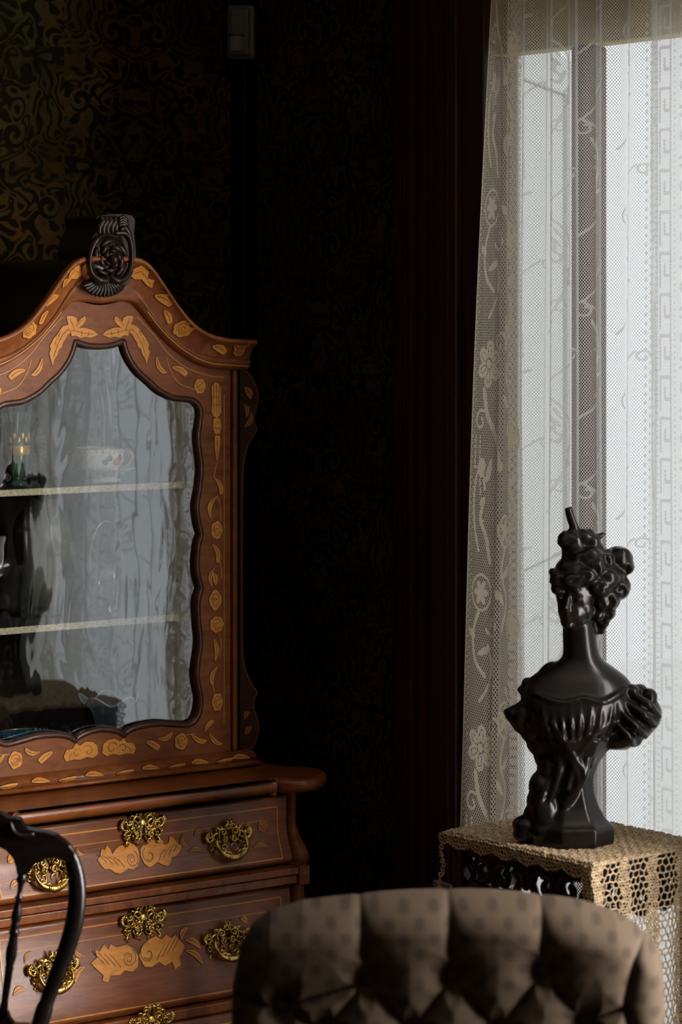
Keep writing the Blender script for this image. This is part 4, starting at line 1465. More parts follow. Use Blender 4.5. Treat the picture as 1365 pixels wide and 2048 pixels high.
def net_tubes(mb, pts, edges, fmap, r, rn, n=4):
    for a_, b2 in edges:
        p, q = Vector(fmap(*pts[a_])), Vector(fmap(*pts[b2]))
        mid = (p + q) / 2 + Vector((rn.uniform(-1, 1), rn.uniform(-1, 1), rn.uniform(-0.5, 1))) * r * 0.4
        mb.tube([p, mid, q], [r * rn.uniform(0.8, 1.25), r, r * rn.uniform(0.8, 1.25)], n, cap=False)


cloth = empty('crochet_cloth', sc + Vector((0, 0, ZT - 0.008)), SA)
tag(cloth, 'brown crocheted lace cloth draped over the stand under the bust', 'cloth')
rn = random.Random(3)
bx_, by_ = LX / 2 + 0.002, LY / 2 + 0.002
mb = MB()
pts, edges = hexnet(-bx_, bx_, -by_, by_, 0.0042, 0.3, 1)
net_tubes(mb, pts, edges, lambda x, y: (x, y, 0.0062 + 0.0012 * math.sin(x * 310) * math.sin(y * 270)), 0.0019, rn)
mb.box(-bx_, bx_, -by_, by_, 0.001, 0.0052)
o = mb.build('cloth_top', 'crochet', cloth); o['kind'] = 'stuff'
# long drop on the right-hand face (y = -by), columns of solid crochet between open net
mb = MB()
DROP = 0.42
pts, edges = hexnet(-bx_, bx_ + 0.01, -DROP, 0.006, 0.0078, 0.3, 2)
net_tubes(mb, pts, edges, lambda x, z: (x, -by_ - 0.006 - 0.006 * math.sin(x * 70) * min(1, -z * 8) - 0.004 * max(0, -z), z), 0.0017, rn)
for cx_ in (-0.140, -0.075, -0.005, 0.065, 0.135):
    pts, edges = hexnet(cx_ - 0.013, cx_ + 0.013, -DROP, 0.004, 0.0034, 0.35, int(cx_ * 1000) + 5)
    net_tubes(mb, pts, edges, lambda x, z: (x + 0.003 * math.sin(z * 90), -by_ - 0.0065 - 0.006 * math.sin(x * 70) * min(1, -z * 8) - 0.004 * max(0, -z), z), 0.0016, rn)
o = mb.build('cloth_drop', 'crochet', cloth); o['kind'] = 'stuff'
# short scalloped edge on the left-hand face and strands at its corners
mb = MB()
pts, edges = hexnet(-by_, by_, -0.020, 0.006, 0.0042, 0.35, 9)
net_tubes(mb, pts, edges, lambda y, z: (-bx_ - 0.003, y, z * (0.6 + 0.55 * abs(math.sin(y * 55)))), 0.0018, rn)
for (ya, yb, zz) in ((by_ - 0.006, by_ + 0.008, -0.30), (-by_ - 0.002, -by_ + 0.026, -0.30)):
    pts, edges = hexnet(ya, yb, zz, 0.004, 0.0042, 0.35, int(ya * 999))
    net_tubes(mb, pts, edges, lambda y, z: (-bx_ - 0.004 + 0.003 * math.sin(z * 80), y + 0.003 * math.sin(z * 60), z), 0.0017, rn)
o = mb.build('cloth_edge', 'crochet', cloth); o['kind'] = 'stuff'
# far drops, seen against the window
mb = MB()
pts, edges = hexnet(-by_, by_, -0.10, 0.006, 0.0078, 0.3, 12)
net_tubes(mb, pts, edges, lambda y, z: (bx_ + 0.006, y, z), 0.0017, rn)
o = mb.build('cloth_drop', 'crochet', cloth); o['kind'] = 'stuff'

# ---- the bronze bust
BX, BY = 0.4075, 4.70
KP = 4.70 / FPX
sculpt = MB()


def bp(px, py, dep=0.0):
    return Vector(((px - 1150) * KP, dep * KP, (1690 - py) * KP))


def BE(px, py, dep, rx, ry, rz, rot=0.0):
    sculpt.ell(bp(px, py, dep), (rx * KP, ry * KP, rz * KP), Matrix.Rotation(math.radians(rot), 3, 'Y'), 18, 12)


def BT(pts, r, n=20):
    q = spline([(p[0], p[1], p[2] if len(p) > 2 else 0.0) for p in pts], 5)
    k = len(q)
    rr = r if hasattr(r, '__len__') else [r]
    sculpt.tube([bp(*p) for p in q], [np.interp(i / (k - 1), np.linspace(0, 1, len(rr)), rr) * KP for i in range(k)], n)


def octo(rows):
    # rows (px centre, py, half width): octagonal sections
    R_ = []
    for cx_, py, hw in rows:
        c = bp(cx_, py)
        R_.append([c + Vector((hw * KP / math.cos(math.pi / 8) * math.cos(math.pi / 8 + k * math.pi / 4 + 0.12), hw * KP * 0.92 / math.cos(math.pi / 8) * math.sin(math.pi / 8 + k * math.pi / 4 + 0.12), 0)) for k in range(8)])
    sculpt.loft(R_, 0, False, closed=True)
    b_ = len(sculpt.v)
    n = len(rows)
    sculpt.add(R_[0], [tuple(range(7, -1, -1))]); sculpt.add(R_[-1], [tuple(range(8))])


octo([(1142, 1690, 82), (1142, 1657, 82), (1142, 1652, 78)])
octo([(1142, 1654, 77), (1141, 1640, 66), (1140, 1618, 55), (1138, 1590, 48), (1138, 1560, 47), (1142, 1530, 54), (1148, 1505, 66), (1150, 1480, 76)])
TOR = [(1158, 1250, 32, 33, 4), (1160, 1285, 34, 34, 5), (1163, 1312, 36, 36, 6), (1164, 1326, 42, 39, 7), (1163, 1338, 58, 44, 8), (1160, 1350, 78, 49, 8), (1158, 1364, 97, 54, 6), (1156, 1382, 110, 58, 2), (1153, 1404, 112, 62, -4), (1151, 1428, 104, 64, -8), (1150, 1452, 94, 62, -8), (1148, 1476, 80, 58, -4), (1146, 1500, 66, 54, 0), (1141, 1530, 52, 48, 0)]
TOR = resample(spline(TOR, 4), 44)
rows = [[bp(c_ + hw * math.cos(2 * math.pi * k / 40), py_, dc_ + dh * math.sin(2 * math.pi * k / 40)) for k in range(40)] for (c_, py_, hw, dh, dc_) in TOR]
sculpt.loft(rows, 0, True, closed=True)
sculpt.add(rows[0], [tuple(range(39, -1, -1))]); sculpt.add(rows[-1], [tuple(range(40))])
BE(1128, 1448, -42, 40, 26, 30); BE(1182, 1446, -44, 38, 26, 30)
def onbody(x, y, lift=2.0):
    py_ = [q[1] for q in TOR]
    c_, hw, dh, dc_ = (np.interp(y, py_, [q[i] for q in TOR]) for i in (0, 2, 3, 4))
    k = max(-0.97, min(0.97, (x - c_) / hw))
    return (x, y, dc_ - dh * math.sqrt(1 - k * k) - lift)


# neckline and gathered bodice
BT([onbody(x, y, 0) for x, y in ((1064, 1388), (1096, 1400), (1130, 1404), (1160, 1396), (1196, 1404), (1230, 1392), (1250, 1378))], [5, 6, 5, 4, 5, 6, 5], 8)
for (xa, xb, xc) in ((1080, 1100, 1116), (1098, 1112, 1124), (1116, 1124, 1132), (1136, 1138, 1138), (1154, 1150, 1144), (1176, 1164, 1152), (1198, 1180, 1160), (1220, 1194, 1168)):
    BT([onbody(xa, 1404 + 9 * math.sin(xa), 0), onbody((xa * 2 + xb) / 3, 1446, 2), onbody(xb, 1474, 2), onbody(xc, 1512, 2)], [2, 3.0 + 3.2 * abs(math.sin(xa * 1.7)), 4.5, 3.5], 8)
BT([onbody(1216, 1440, 4), onbody(1180, 1470, 6), onbody(1156, 1500, 4), (1140, 1540, -54), (1128, 1580, -54)], [3, 6, 7, 7, 4], 8)
BT([onbody(1096, 1440, 4), onbody(1120, 1476, 6), (1146, 1516, -58), (1164, 1548, -54), (1150, 1580, -52)], [3, 6, 7, 8, 4], 8)
# right puffed sleeve with gathered top
BE(1262, 1442, 4, 54, 50, 52, 15); BE(1290, 1438, 0, 34, 40, 38, 20); BE(1242, 1478, -4, 46, 44, 28, -12); BE(1225, 1420, -20, 34, 34, 36)
for (x, y, d, r) in ((1262, 1390, -16, 17), (1280, 1394, 6, 18), (1298, 1400, -6, 17), (1304, 1411, 10, 12), (1246, 1384, -4, 15), (1290, 1464, -10, 14), (1268, 1484, -14, 16), (1248, 1492, -10, 15)):
    BE(x, y, d, r, r, r)
for pp in ([(1255, 1390, -20), (1290, 1410, -38), (1318, 1440, -22)], [(1245, 1404, -34), (1282, 1430, -50), (1308, 1458, -30)], [(1236, 1424, -46), (1266, 1452, -56), (1290, 1478, -32)], [(1230, 1448, -48), (1252, 1474, -50), (1266, 1496, -26)]):
    BT(pp, [5, 10, 5], 8)
# left sleeve and ribbon
BE(1052, 1432, 0, 40, 34, 25, -38); BE(1030, 1434, 0, 22, 22, 16, -30); BE(1016, 1432, 0, 10, 12, 8)
BE(1056, 1376, 6, 13, 14, 13); BE(1042, 1388, 4, 8, 10, 8); BE(1042, 1458, -4, 22, 22, 16, 40); BE(1062, 1474, -4, 26, 26, 20, 40); BE(1082, 1440, -10, 40, 40, 40)
BE(1084, 1492, 0, 32, 34, 30); BE(1096, 1512, 0, 30, 32, 40)
BE(1096, 1350, 16, 24, 18, 12, -40)
# drapery down the left of the column
for (x, y, d, rx, ry, rz) in ((1100, 1545, -8, 27, 34, 40), (1084, 1580, -10, 28, 34, 34), (1072, 1608, -10, 20, 28, 26), (1068, 1634, -10, 22, 28, 22), (1052, 1656, -10, 29, 30, 20), (1046, 1674, -10, 22, 26, 16), (1090, 1630, -22, 34, 34, 40), (1092, 1664, -22, 40, 36, 26)):
    BE(x, y, d, rx, ry, rz)
for p, r in (([(1126, 1478, -52), (1140, 1520, -56), (1152, 1556, -52), (1140, 1592, -48), (1112, 1634, -52)], [5, 8, 9, 8, 4]),
             ([(1184, 1470, -46), (1170, 1512, -50), (1164, 1548, -52), (1146, 1578, -50), (1120, 1610, -52)], [4, 8, 9, 8, 4]),
             ([(1108, 1480, -46), (1116, 1530, -46), (1104, 1580, -44), (1082, 1630, -44)], [5, 8, 8, 4]),
             ([(1160, 1440, -66), (1158, 1480, -56), (1162, 1530, -48)], [4, 6, 3]),
             ([(1200, 1462, -40), (1186, 1500, -42), (1178, 1540, -38)], [4, 7, 3]),
             
             
             ([(1098, 1560, -40), (1078, 1600, -44), (1066, 1650, -40)], [4, 7, 4]),
             ([(1164, 1470, -58), (1190, 1458, -60), (1218, 1468, -44)], [3, 6, 3])):
    BT(p, r, 8)
# head, turned to the left and slightly down
BE(1154, 1196, 2, 43, 52, 54, -6)
BE(1146, 1226, -14, 32, 36, 36, -10); BE(1138, 1247, -22, 20, 20, 18)
BE(1166, 1222, -8, 26, 36, 30)
BE(1124, 1216, -20, 11, 16, 16)
BT([(1134, 1194, -47), (1130, 1210, -52), (1127, 1221, -57)], [4, 5, 7], 8); BE(1129, 1224, -50, 7, 7, 4.5)
BE(1131, 1235, -44, 10, 6, 3.2); BE(1132, 1241, -43, 9, 6, 3.6); BE(1134, 1254, -34, 12, 12, 9)
for (x, s_) in ((1118, -36), (1152, -46)):
    BE(x, 1201, s_, 8, 6, 4.5); BT([(x - 10, 1192, s_ + 1), (x, 1188, s_ - 3), (x + 10, 1192, s_ + 1)], [2.5, 3.5, 2.5], 8)
BE(1190, 1216, 6, 8, 9, 15)
# hair: piled curls
BE(1170, 1160, 10, 62, 60, 42)
BE(1150, 1150, -6, 42, 52, 34)
HAIR = [(1238, 1128, 14, 31, 34, 27), (1252, 1142, 10, 19, 22, 18), (1212, 1162, -22, 27, 26, 25), (1236, 1186, 6, 26, 28, 24), (1246, 1180, 10, 18, 20, 16), (1219, 1206, -14, 21, 24, 22), (1212, 1232, -4, 20, 22, 18), (1206, 1250, 4, 15, 16, 15), (1203, 1266, 8, 9, 11, 13), (1184, 1140, -34, 26, 20, 22), (1196, 1180, -32, 23, 20, 22),
        (1168, 1156, -46, 22, 16, 18), (1140, 1164, -48, 24, 16, 17), (1116, 1164, -32, 20, 22, 17), (1106, 1150, -22, 11, 12, 9), (1112, 1182, -26, 13, 16, 13), (1180, 1120, -24, 26, 22, 20), (1158, 1128, -20, 24, 24, 24), (1134, 1140, -20, 22, 22, 16), (1208, 1124, 0, 22, 24, 18), (1228, 1160, 0, 22, 24, 20), (1200, 1212, -26, 14, 14, 16), (1194, 1236, -20, 12, 13, 13),
        (1140, 1086, -6, 24, 22, 19), (1126, 1084, -8, 12, 14, 12), (1119, 1092, -8, 6, 8, 7), (1150, 1104, -8, 24, 24, 20), (1138, 1112, -8, 16, 18, 12), (1168, 1084, -6, 20, 20, 20), (1184, 1092, -8, 18, 18, 18), (1178, 1072, -4, 11, 12, 8), (1194, 1104, -6, 14, 16, 13), (1132, 1120, -10, 10, 12, 8)]
rb_ = random.Random(21)
for h in list(HAIR):
    for q in range(4):
        a_ = rb_.uniform(0, 2 * math.pi); b3 = rb_.uniform(-0.2, 0.9)
        HAIR_X = (h[0] + h[3] * 0.72 * math.cos(a_) * math.cos(b3), h[1] - h[5] * 0.72 * math.sin(a_) * math.cos(b3), h[2] - h[4] * 0.8 * math.sin(b3))
        rr_ = h[3] * rb_.uniform(0.26, 0.42)
        BE(*HAIR_X, rr_ * 1.25, rr_, rr_ * 0.9, rb_.uniform(-80, 80))
for h in HAIR:
    BE(*h)
BT([(1186, 1092, -6), (1198, 1080, -6), (1211, 1074, -6)], [9, 7, 4], 8)
BT([(1136, 1022, -4), (1141, 1042, -5), (1148, 1062, -6), (1150, 1078, -6)], [8.5, 9.5, 10, 13], 10)
BT([(1103, 1150, -22), (1099, 1142, -22)], [6, 3], 8)
rh = random.Random(5)
for h in [q for q in HAIR[:22] if q[3] < 27]:
    for q in range(2):
        a0 = rh.uniform(0, 360)
        r_ = h[3] * 0.72
        pts = []
        for k in range(10):
            a_ = math.radians(a0 + k * 34)
            rr = r_ * (1 - k * 0.07)
            pts.append((h[0] + rr * math.cos(a_), h[1] - rr * math.sin(a_) * h[5] / h[3], h[2] - h[4] * math.sqrt(max(0.05, 1 - (rr / h[3]) ** 2))))
        BT(pts, [3, 5, 4.5, 2.5], 6)
tmp = sculpt.build('sculpt_source', 'bronze')
bmq = bmesh.new(); bmq.from_mesh(tmp.data)
bmesh.ops.remove_doubles(bmq, verts=bmq.verts[:], dist=1e-6)
bmesh.ops.recalc_face_normals(bmq, faces=bmq.faces[:])
bmq.to_mesh(tmp.data); bmq.free()
md = tmp.modifiers.new('r', 'REMESH'); md.mode = 'VOXEL'; md.voxel_size = 0.0028
md = tmp.modifiers.new('s', 'SMOOTH'); md.factor = 0.5; md.iterations = 4
bpy.context.view_layer.update()
dg = bpy.context.evaluated_depsgraph_get()
bme = bpy.data.meshes.new_from_object(tmp.evaluated_get(dg))
bpy.data.objects.remove(tmp, do_unlink=True)
bme.polygons.foreach_set('use_smooth', [True] * len(bme.polygons))
bme.materials.clear(); bme.materials.append(MATS['bronze'])
bust = link('bronze_bust', bme)
bust.location = (BX, BY, ZT + 0.0015)
tag(bust, 'dark bronze bust of a woman with piled curls and puffed sleeves on the stand', 'bust')

# ================================================================== lace curtains
def lace_mat(name, col, period, thr, trans=0.55, dens=0.97):
    m, nt, b = newmat(name)
    out = nt.nodes['Material Output']
    nt.nodes.remove(b)
    tc = nn(nt, 'ShaderNodeTexCoord')
    sp = nn(nt, 'ShaderNodeSeparateXYZ')
    lk(nt, tc.outputs['UV'], sp.inputs[0])
    u_, v_ = sp.outputs[0], sp.outputs[1]
    k = math.pi / period
    a = math_n(nt, 'ABSOLUTE', math_n(nt, 'SINE', math_n(nt, 'MULTIPLY', math_n(nt, 'MULTIPLY_ADD', v_, 0.62, u_), k)))
    c = math_n(nt, 'ABSOLUTE', math_n(nt, 'SINE', math_n(nt, 'MULTIPLY', math_n(nt, 'MULTIPLY_ADD', v_, -0.62, u_), k)))
    net = math_n(nt, 'LESS_THAN', math_n(nt, 'MINIMUM', a, c), thr)
    at = nn(nt, 'ShaderNodeAttribute', attribute_name='motif')
    mo = nn(nt, 'ShaderNodeMapRange')
    mo.inputs['From Min'].default_value = 0.35; mo.inputs['From Max'].default_value = 0.65
    lk(nt, at.outputs['Fac'], mo.inputs['Value'])
    # woven cloth inside the motifs still has pin holes
    pin = math_n(nt, 'MULTIPLY', math_n(nt, 'SINE', math_n(nt, 'MULTIPLY', u_, 2 * k)), math_n(nt, 'SINE', math_n(nt, 'MULTIPLY', v_, 2 * k)))
    cl = math_n(nt, 'MULTIPLY', mo.outputs[0], math_n(nt, 'MULTIPLY_ADD', math_n(nt, 'LESS_THAN', pin, 0.55), 0.25, dens - 0.25))
    al = math_n(nt, 'MAXIMUM', net, cl)
    df = nn(nt, 'ShaderNodeBsdfDiffuse', Color=(*col, 1))
    tl = nn(nt, 'ShaderNodeBsdfTranslucent', Color=(*col, 1))
    mx = nn(nt, 'ShaderNodeMixShader', Fac=trans)
    lk(nt, df.outputs[0], mx.inputs[1]); lk(nt, tl.outputs[0], mx.inputs[2])
    tr = nn(nt, 'ShaderNodeBsdfTransparent')
    m2 = nn(nt, 'ShaderNodeMixShader')
    lk(nt, al, m2.inputs[0]); lk(nt, tr.outputs[0], m2.inputs[1]); lk(nt, mx.outputs[0], m2.inputs[2])
    lk(nt, m2.outputs[0], out.inputs['Surface'])
    return m


lace_mat('lace_border', (0.80, 0.70, 0.54), 0.0062, 0.45, 0.45)
lace_mat('lace_sheer', (0.93, 0.91, 0.87), 0.0040, 0.38, 0.6, 0.60)


lace_mat('lace_full', (0.93, 0.91, 0.87), 0.0040, 0.50, 0.55, 0.72)


class Raster:
    def __init__(s, w, h, res):
        s.res = res; s.w = int(w / res) + 2; s.h = int(h / res) + 2
        s.a = np.zeros((s.h, s.w), np.float32)

    def _box(s, pts, pad):
        P = np.array(pts)
        x0, z0 = ((P.min(0) - pad) / s.res).astype(int); x1, z1 = ((P.max(0) + pad) / s.res).astype(int) + 2
        x0, z0 = max(0, x0), max(0, z0); x1, z1 = min(s.w, x1), min(s.h, z1)
        if x1 <= x0 or z1 <= z0:
            return None
        X, Z = np.meshgrid(np.arange(x0, x1) * s.res, np.arange(z0, z1) * s.res)
        return x0, x1, z0, z1, X, Z

    def stroke(s, pts, w, val=1.0):
        for i in range(len(pts) - 1):
            a, b_ = np.array(pts[i]), np.array(pts[i + 1])
            bx = s._box([a, b_], w)
            if bx is None:
                continue
            x0, x1, z0, z1, X, Z = bx
            d = b_ - a; L = max(1e-12, d @ d)
            t = np.clip(((X - a[0]) * d[0] + (Z - a[1]) * d[1]) / L, 0, 1)
            dist = np.hypot(X - a[0] - t * d[0], Z - a[1] - t * d[1])
            q = np.clip(0.5 + (w / 2 - dist) / (1.2 * s.res), 0, 1)
            sl = s.a[z0:z1, x0:x1]
            np.maximum(sl, q * val, out=sl) if val > 0 else np.multiply(sl, 1 - q, out=sl)

    def fill(s, poly, val=1.0):
        bx = s._box(poly, 0.002)
        if bx is None:
            return
        x0, x1, z0, z1, X, Z = bx
        ins = np.zeros(X.shape, bool)
        n = len(poly)
        for i in range(n):
            xa, za = poly[i]; xb, zb = poly[(i + 1) % n]
            c = ((za > Z) != (zb > Z)) & (X < (xb - xa) * (Z - za) / ((zb - za) or 1e-12) + xa)
            ins ^= c
        sl = s.a[z0:z1, x0:x1]
        if val > 0:
            sl[ins] = np.maximum(sl[ins], val)
        else:
            sl[ins] = 0

    def at(s, x, z):
        i = np.clip((x / s.res), 0, s.w - 2); j = np.clip((z / s.res), 0, s.h - 2)
        i0 = i.astype(int); j0 = j.astype(int); fx = i - i0; fz = j - j0
        A = s.a
        return (A[j0, i0] * (1 - fx) + A[j0, i0 + 1] * fx) * (1 - fz) + (A[j0 + 1, i0] * (1 - fx) + A[j0 + 1, i0 + 1] * fx) * fz


def sp2(cx, cz, r0, r1, a0, a1, n=24):
    return [(p[0], p[2]) for p in spiral(cx, cz, r0, r1, a0, a1, n)]


def petal(c, ang, L, w):
    a = math.radians(ang); d = (math.cos(a), math.sin(a)); nr = (-d[1], d[0])
    pts = []
    for k in range(17):
        q = k / 16 * 2 * math.pi
        r = 0.5 - 0.5 * math.cos(q)
        s_ = math.sin(q) * (0.55 + 0.45 * r)
        pts.append((c[0] + d[0] * L * r + nr[0] * w * s_ / 2, c[1] + d[1] * L * r + nr[1] * w * s_ / 2))
    return pts


def border_pattern(R, H, W):
    """flowers, hooked leaves and rosettes climbing the border; repeat of 0.78 m"""
    v0 = -0.25
    while v0 < H + 0.2:
        z = lambda y: v0 + y
        # hooked teardrop leaf
        lf = spline([(0.045, z(0.02)), (0.026, z(0.07)), (0.022, z(0.13)), (0.034, z(0.17)), (0.056, z(0.165)), (0.062, z(0.14))], 6)
        R.stroke(lf, 0.008)
        R.stroke(spline([(0.085, z(0.0)), (0.070, z(0.05)), (0.050, z(0.08)), (0.060, z(0.12))], 5), 0.010)
        for k in range(5):
            R.fill(petal((0.046, z(0.07 + 0.018 * k)), 30 + 18 * k, 0.018, 0.008))
        # rosette
        c = (0.058, z(-0.06))
        R.stroke(sp2(c[0], c[1], 0.034, 0.034, 0, 360, 30), 0.005)
        for k in range(6):
            R.fill(petal(c, 60 * k, 0.025, 0.016))
        R.stroke(sp2(c[0], c[1], 0.008, 0.008, 0, 360, 14), 0.004)
        R.stroke(spline([(0.050, z(-0.10)), (0.032, z(-0.14)), (0.040, z(-0.19)), (0.075, z(-0.22))], 6), 0.009)
        R.fill(petal((0.040, z(-0.15)), 150, 0.028, 0.018)); R.fill(petal((0.05, z(-0.18)), 20, 0.04, 0.018))
        # six-petal flower
        c = (0.066, z(-0.36))
        for k in range(6):
            pt = petal(c, 60 * k + 25, 0.046, 0.036)
            R.fill(pt); R.stroke(petal((c[0] + 0.010 * math.cos(math.radians(60 * k + 25)), c[1] + 0.010 * math.sin(math.radians(60 * k + 25))), 60 * k + 25, 0.026, 0.016), 0.0022, -1)
        R.stroke(sp2(c[0], c[1], 0.010, 0.010, 0, 360, 14), 0.003, -1)
        R.stroke(spline([(0.060, z(-0.27)), (0.085, z(-0.24)), (0.10, z(-0.20)), (0.085, z(-0.16))], 6), 0.007)
        R.stroke(spline([(0.050, z(-0.41)), (0.066, z(-0.46)), (0.10, z(-0.50)), (0.12, z(-0.56))], 6), 0.013)
        R.stroke(sp2(0.040, z(-0.47), 0.022, 0.006, 60, 420), 0.006)
        R.stroke([(0.022, z(-0.50)), (0.022, z(-0.56)), (0.040, z(-0.56)), (0.040, z(-0.50))], 0.004)
        R.fill(petal((0.045, z(-0.58)), 80, 0.04, 0.034)); R.fill(petal((0.085, z(-0.54)), 250, 0.05, 0.02))
        for (cu, cv, rr) in ((0.150, 0.06, 0.030), (0.165, -0.30, 0.034), (0.20, -0.12, 0.030), (0.205, -0.50, 0.032)):
            R.stroke(sp2(cu, z(cv), rr, rr, 0, 360, 26), 0.006)
            for k in range(5):
                R.fill(petal((cu, z(cv)), 72 * k + 10, rr * 0.85, rr * 0.6))
            R.stroke(spline([(cu, z(cv - rr)), (cu - 0.018, z(cv - rr - 0.05)), (cu + 0.012, z(cv - rr - 0.10)), (cu - 0.01, z(cv - rr - 0.16))], 6), 0.009)
            R.fill(petal((cu - 0.012, z(cv - rr - 0.06)), 30, 0.045, 0.02)); R.fill(petal((cu, z(cv - rr - 0.11)), 150, 0.045, 0.02))
        R.stroke(sp2(0.10, z(-0.12), 0.024, 0.005, 200, 560), 0.006)
        R.stroke(sp2(0.11, z(-0.32), 0.026, 0.006, -30, 330), 0.006)
        v0 += 0.74
    R.stroke([(0.003, 0), (0.003, H)], 0.006)
    for k in range(int(H / 0.013)):
        for q in (0.010, 0.0165):
            R.stroke([(q, k * 0.013 + (q > 0.012) * 0.006), (q + 0.0001, k * 0.013 + (q > 0.012) * 0.006 + 0.001)], 0.0042)


def vine_pattern(R, H, W, u0=0.0):
    x = u0
    i = 0
    while x < W:
        v = -0.2 + (i % 2) * 0.17
        while v < H:
            R.stroke(spline([(x, v), (x + 0.05, v + 0.05), (x + 0.075, v + 0.14), (x + 0.06, v + 0.20), (x + 0.02, v + 0.23)], 6), 0.0045)
            R.stroke(sp2(x + 0.025, v + 0.215, 0.018, 0.004, 90, 460), 0.004)
            R.stroke(sp2(x + 0.055, v + 0.05, 0.016, 0.004, 180, -200), 0.0038)
            for k in range(5):
                R.fill(petal((x + 0.062 - 0.004 * k, v + 0.09 + 0.020 * k), 20 + 24 * k, 0.030, 0.009))
            for k in range(4):
                R.fill(petal((x + 0.060, v + 0.13 + 0.016 * k), 150 - 10 * k, 0.026, 0.008))
            R.stroke(sp2(x + 0.11, v + 0.30, 0.013, 0.003, 0, 380), 0.0038)
            R.stroke(spline([(x + 0.02, v + 0.23), (x + 0.07, v + 0.28), (x + 0.10, v + 0.31)], 5), 0.0035)
            v += 0.34
        x += 0.145
        i += 1


def key_pattern(R, H, u0):
    P = 0.074
    v = -0.02
    while v < H:
        R.stroke([(u0 + 0.002, v), (u0 + 0.002, v + P * 0.82), (u0 + 0.034, v + P * 0.82), (u0 + 0.034, v + P * 0.28), (u0 + 0.016, v + P * 0.28), (u0 + 0.016, v + P * 0.55)], 0.0055)
        R.stroke([(u0 + 0.034, v + P * 0.28), (u0 + 0.034, v - P * 0.18)], 0.0045)
        v += P
    for k in range(int(H / 0.011)):
        for q in (-0.012, -0.006, 0.046):
            R.stroke([(u0 + q, k * 0.011), (u0 + q + 0.0001, k * 0.011 + 0.001)], 0.0046)
    v = 0.0
    while v < H:                     # scalloped second border
        R.stroke(sp2(u0 + 0.052, v + 0.045, 0.040, 0.040, -75, 75, 14), 0.005)
        R.stroke(sp2(u0 + 0.072, v + 0.045, 0.012, 0.004, 0, 400, 16), 0.0042)
        v += 0.09


def curtain_mesh(name, mat, path, W, z0, z1, du, dv, R):
    """path(u array, z) -> (s,t) arrays; u is cloth width in metres"""
    nu = int(W / du) + 1; nv = int((z1 - z0) / dv) + 1
    us = np.linspace(0, W, nu); zs = np.linspace(z0, z1, nv)
    Ug, Zg = np.meshgrid(us, zs)
    S, T = path(Ug, Zg)
    co = np.stack([T, -S, Zg], -1).reshape(-1, 3).astype(np.float32)
    idx = np.arange(nu * nv).reshape(nv, nu)
    quads = np.stack([idx[:-1, :-1], idx[:-1, 1:], idx[1:, 1:], idx[1:, :-1]], -1).reshape(-1, 4)
    me = bpy.data.meshes.new(name)
    me.vertices.add(len(co)); me.vertices.foreach_set('co', co.ravel())
    me.loops.add(quads.size); me.loops.foreach_set('vertex_index', quads.ravel().astype(np.int32))
    me.polygons.add(len(quads))
    me.polygons.foreach_set('loop_start', np.arange(0, quads.size, 4, dtype=np.int32))
    me.update(calc_edges=True)
    uv = me.uv_layers.new(name='UVMap')
    q = quads.ravel()
    uvs = np.stack([Ug.ravel()[q], Zg.ravel()[q]], -1).astype(np.float32)
    uv.data.foreach_set('uv', uvs.ravel())
    at = me.attributes.new('motif', 'FLOAT', 'POINT')
    at.data.foreach_set('value', R.at(Ug, Zg - z0).ravel().astype(np.float32))
    me.polygons.foreach_set('use_smooth', np.ones(len(quads), bool))
    me.materials.append(MATS[mat])
    me.update()
    o_ = link(name, me)
    o_.location = (CXW, CYW, 0); o_.rotation_euler = (0, 0, ANG)
    return o_


CZ0, CZ1 = 0.03, 2.80
HH = CZ1 - CZ0


def zl_interp(Z, a, b_):
    """value a at the top of the picture, b_ at the stand's height, linear"""
    return a + (b_ - a) * (2.35 - Z) / (2.35 - 0.78)


# gathered lace border hanging over the casing
WA = 0.25
RA = Raster(WA, HH, 0.0015)
border_pattern(RA, HH, WA)
sA0t, sA0b, sA1t, sA1b = SW(976, -0.07), SW(911, -0.07), SW(1034, -0.07), SW(1030, -0.07)


def pathA(U, Z):
    q = U / WA
    # cloth folded on itself: out, tucked back, then on
    f = np.interp(q, [0, 0.36, 0.42, 0.46, 0.72, 0.80, 1.0], [0, 0.60, 0.64, 0.58, 0.84, 0.88, 1.0])
    s0 = zl_interp(Z, sA0t, sA0b); s1 = zl_interp(Z, sA1t, sA1b)
    T = np.interp(q, [0, 0.2, 0.38, 0.42, 0.5, 0.65, 0.78, 0.86, 1.0], [-0.062, -0.072, -0.078, -0.074, -0.060, -0.066, -0.076, -0.066, -0.052]) + 0.004 * np.sin(Z * 3.1 + q * 5)
    return s0 + (s1 - s0) * f + 0.004 * np.sin(Z * 2.3), T


cA = curtain_mesh('lace_border_curtain', 'lace_border', pathA, WA, CZ0, CZ1, 0.0018, 0.0022, RA)
tag(cA, 'cream lace curtain edge with flowers and rosettes gathered over the dark casing', 'curtain')

# sheer panel with vines, in soft folds
WB = 0.62
RB = Raster(WB, HH, 0.002)
vine_pattern(RB, HH, WB, 0.02)
RB.stroke([(WB - 0.003, 0), (WB - 0.003, HH)], 0.006)
for k in range(int(HH / 0.016)):
    for q in range(6):
        RB.stroke([(WB - 0.012 - q * 0.008, k * 0.016 + (q % 2) * 0.008), (WB - 0.012 - q * 0.008, k * 0.016 + (q % 2) * 0.008 + 0.004)], 0.0042)
sB0, sB1 = SW(1022, -0.02), SW(1312, -0.02)


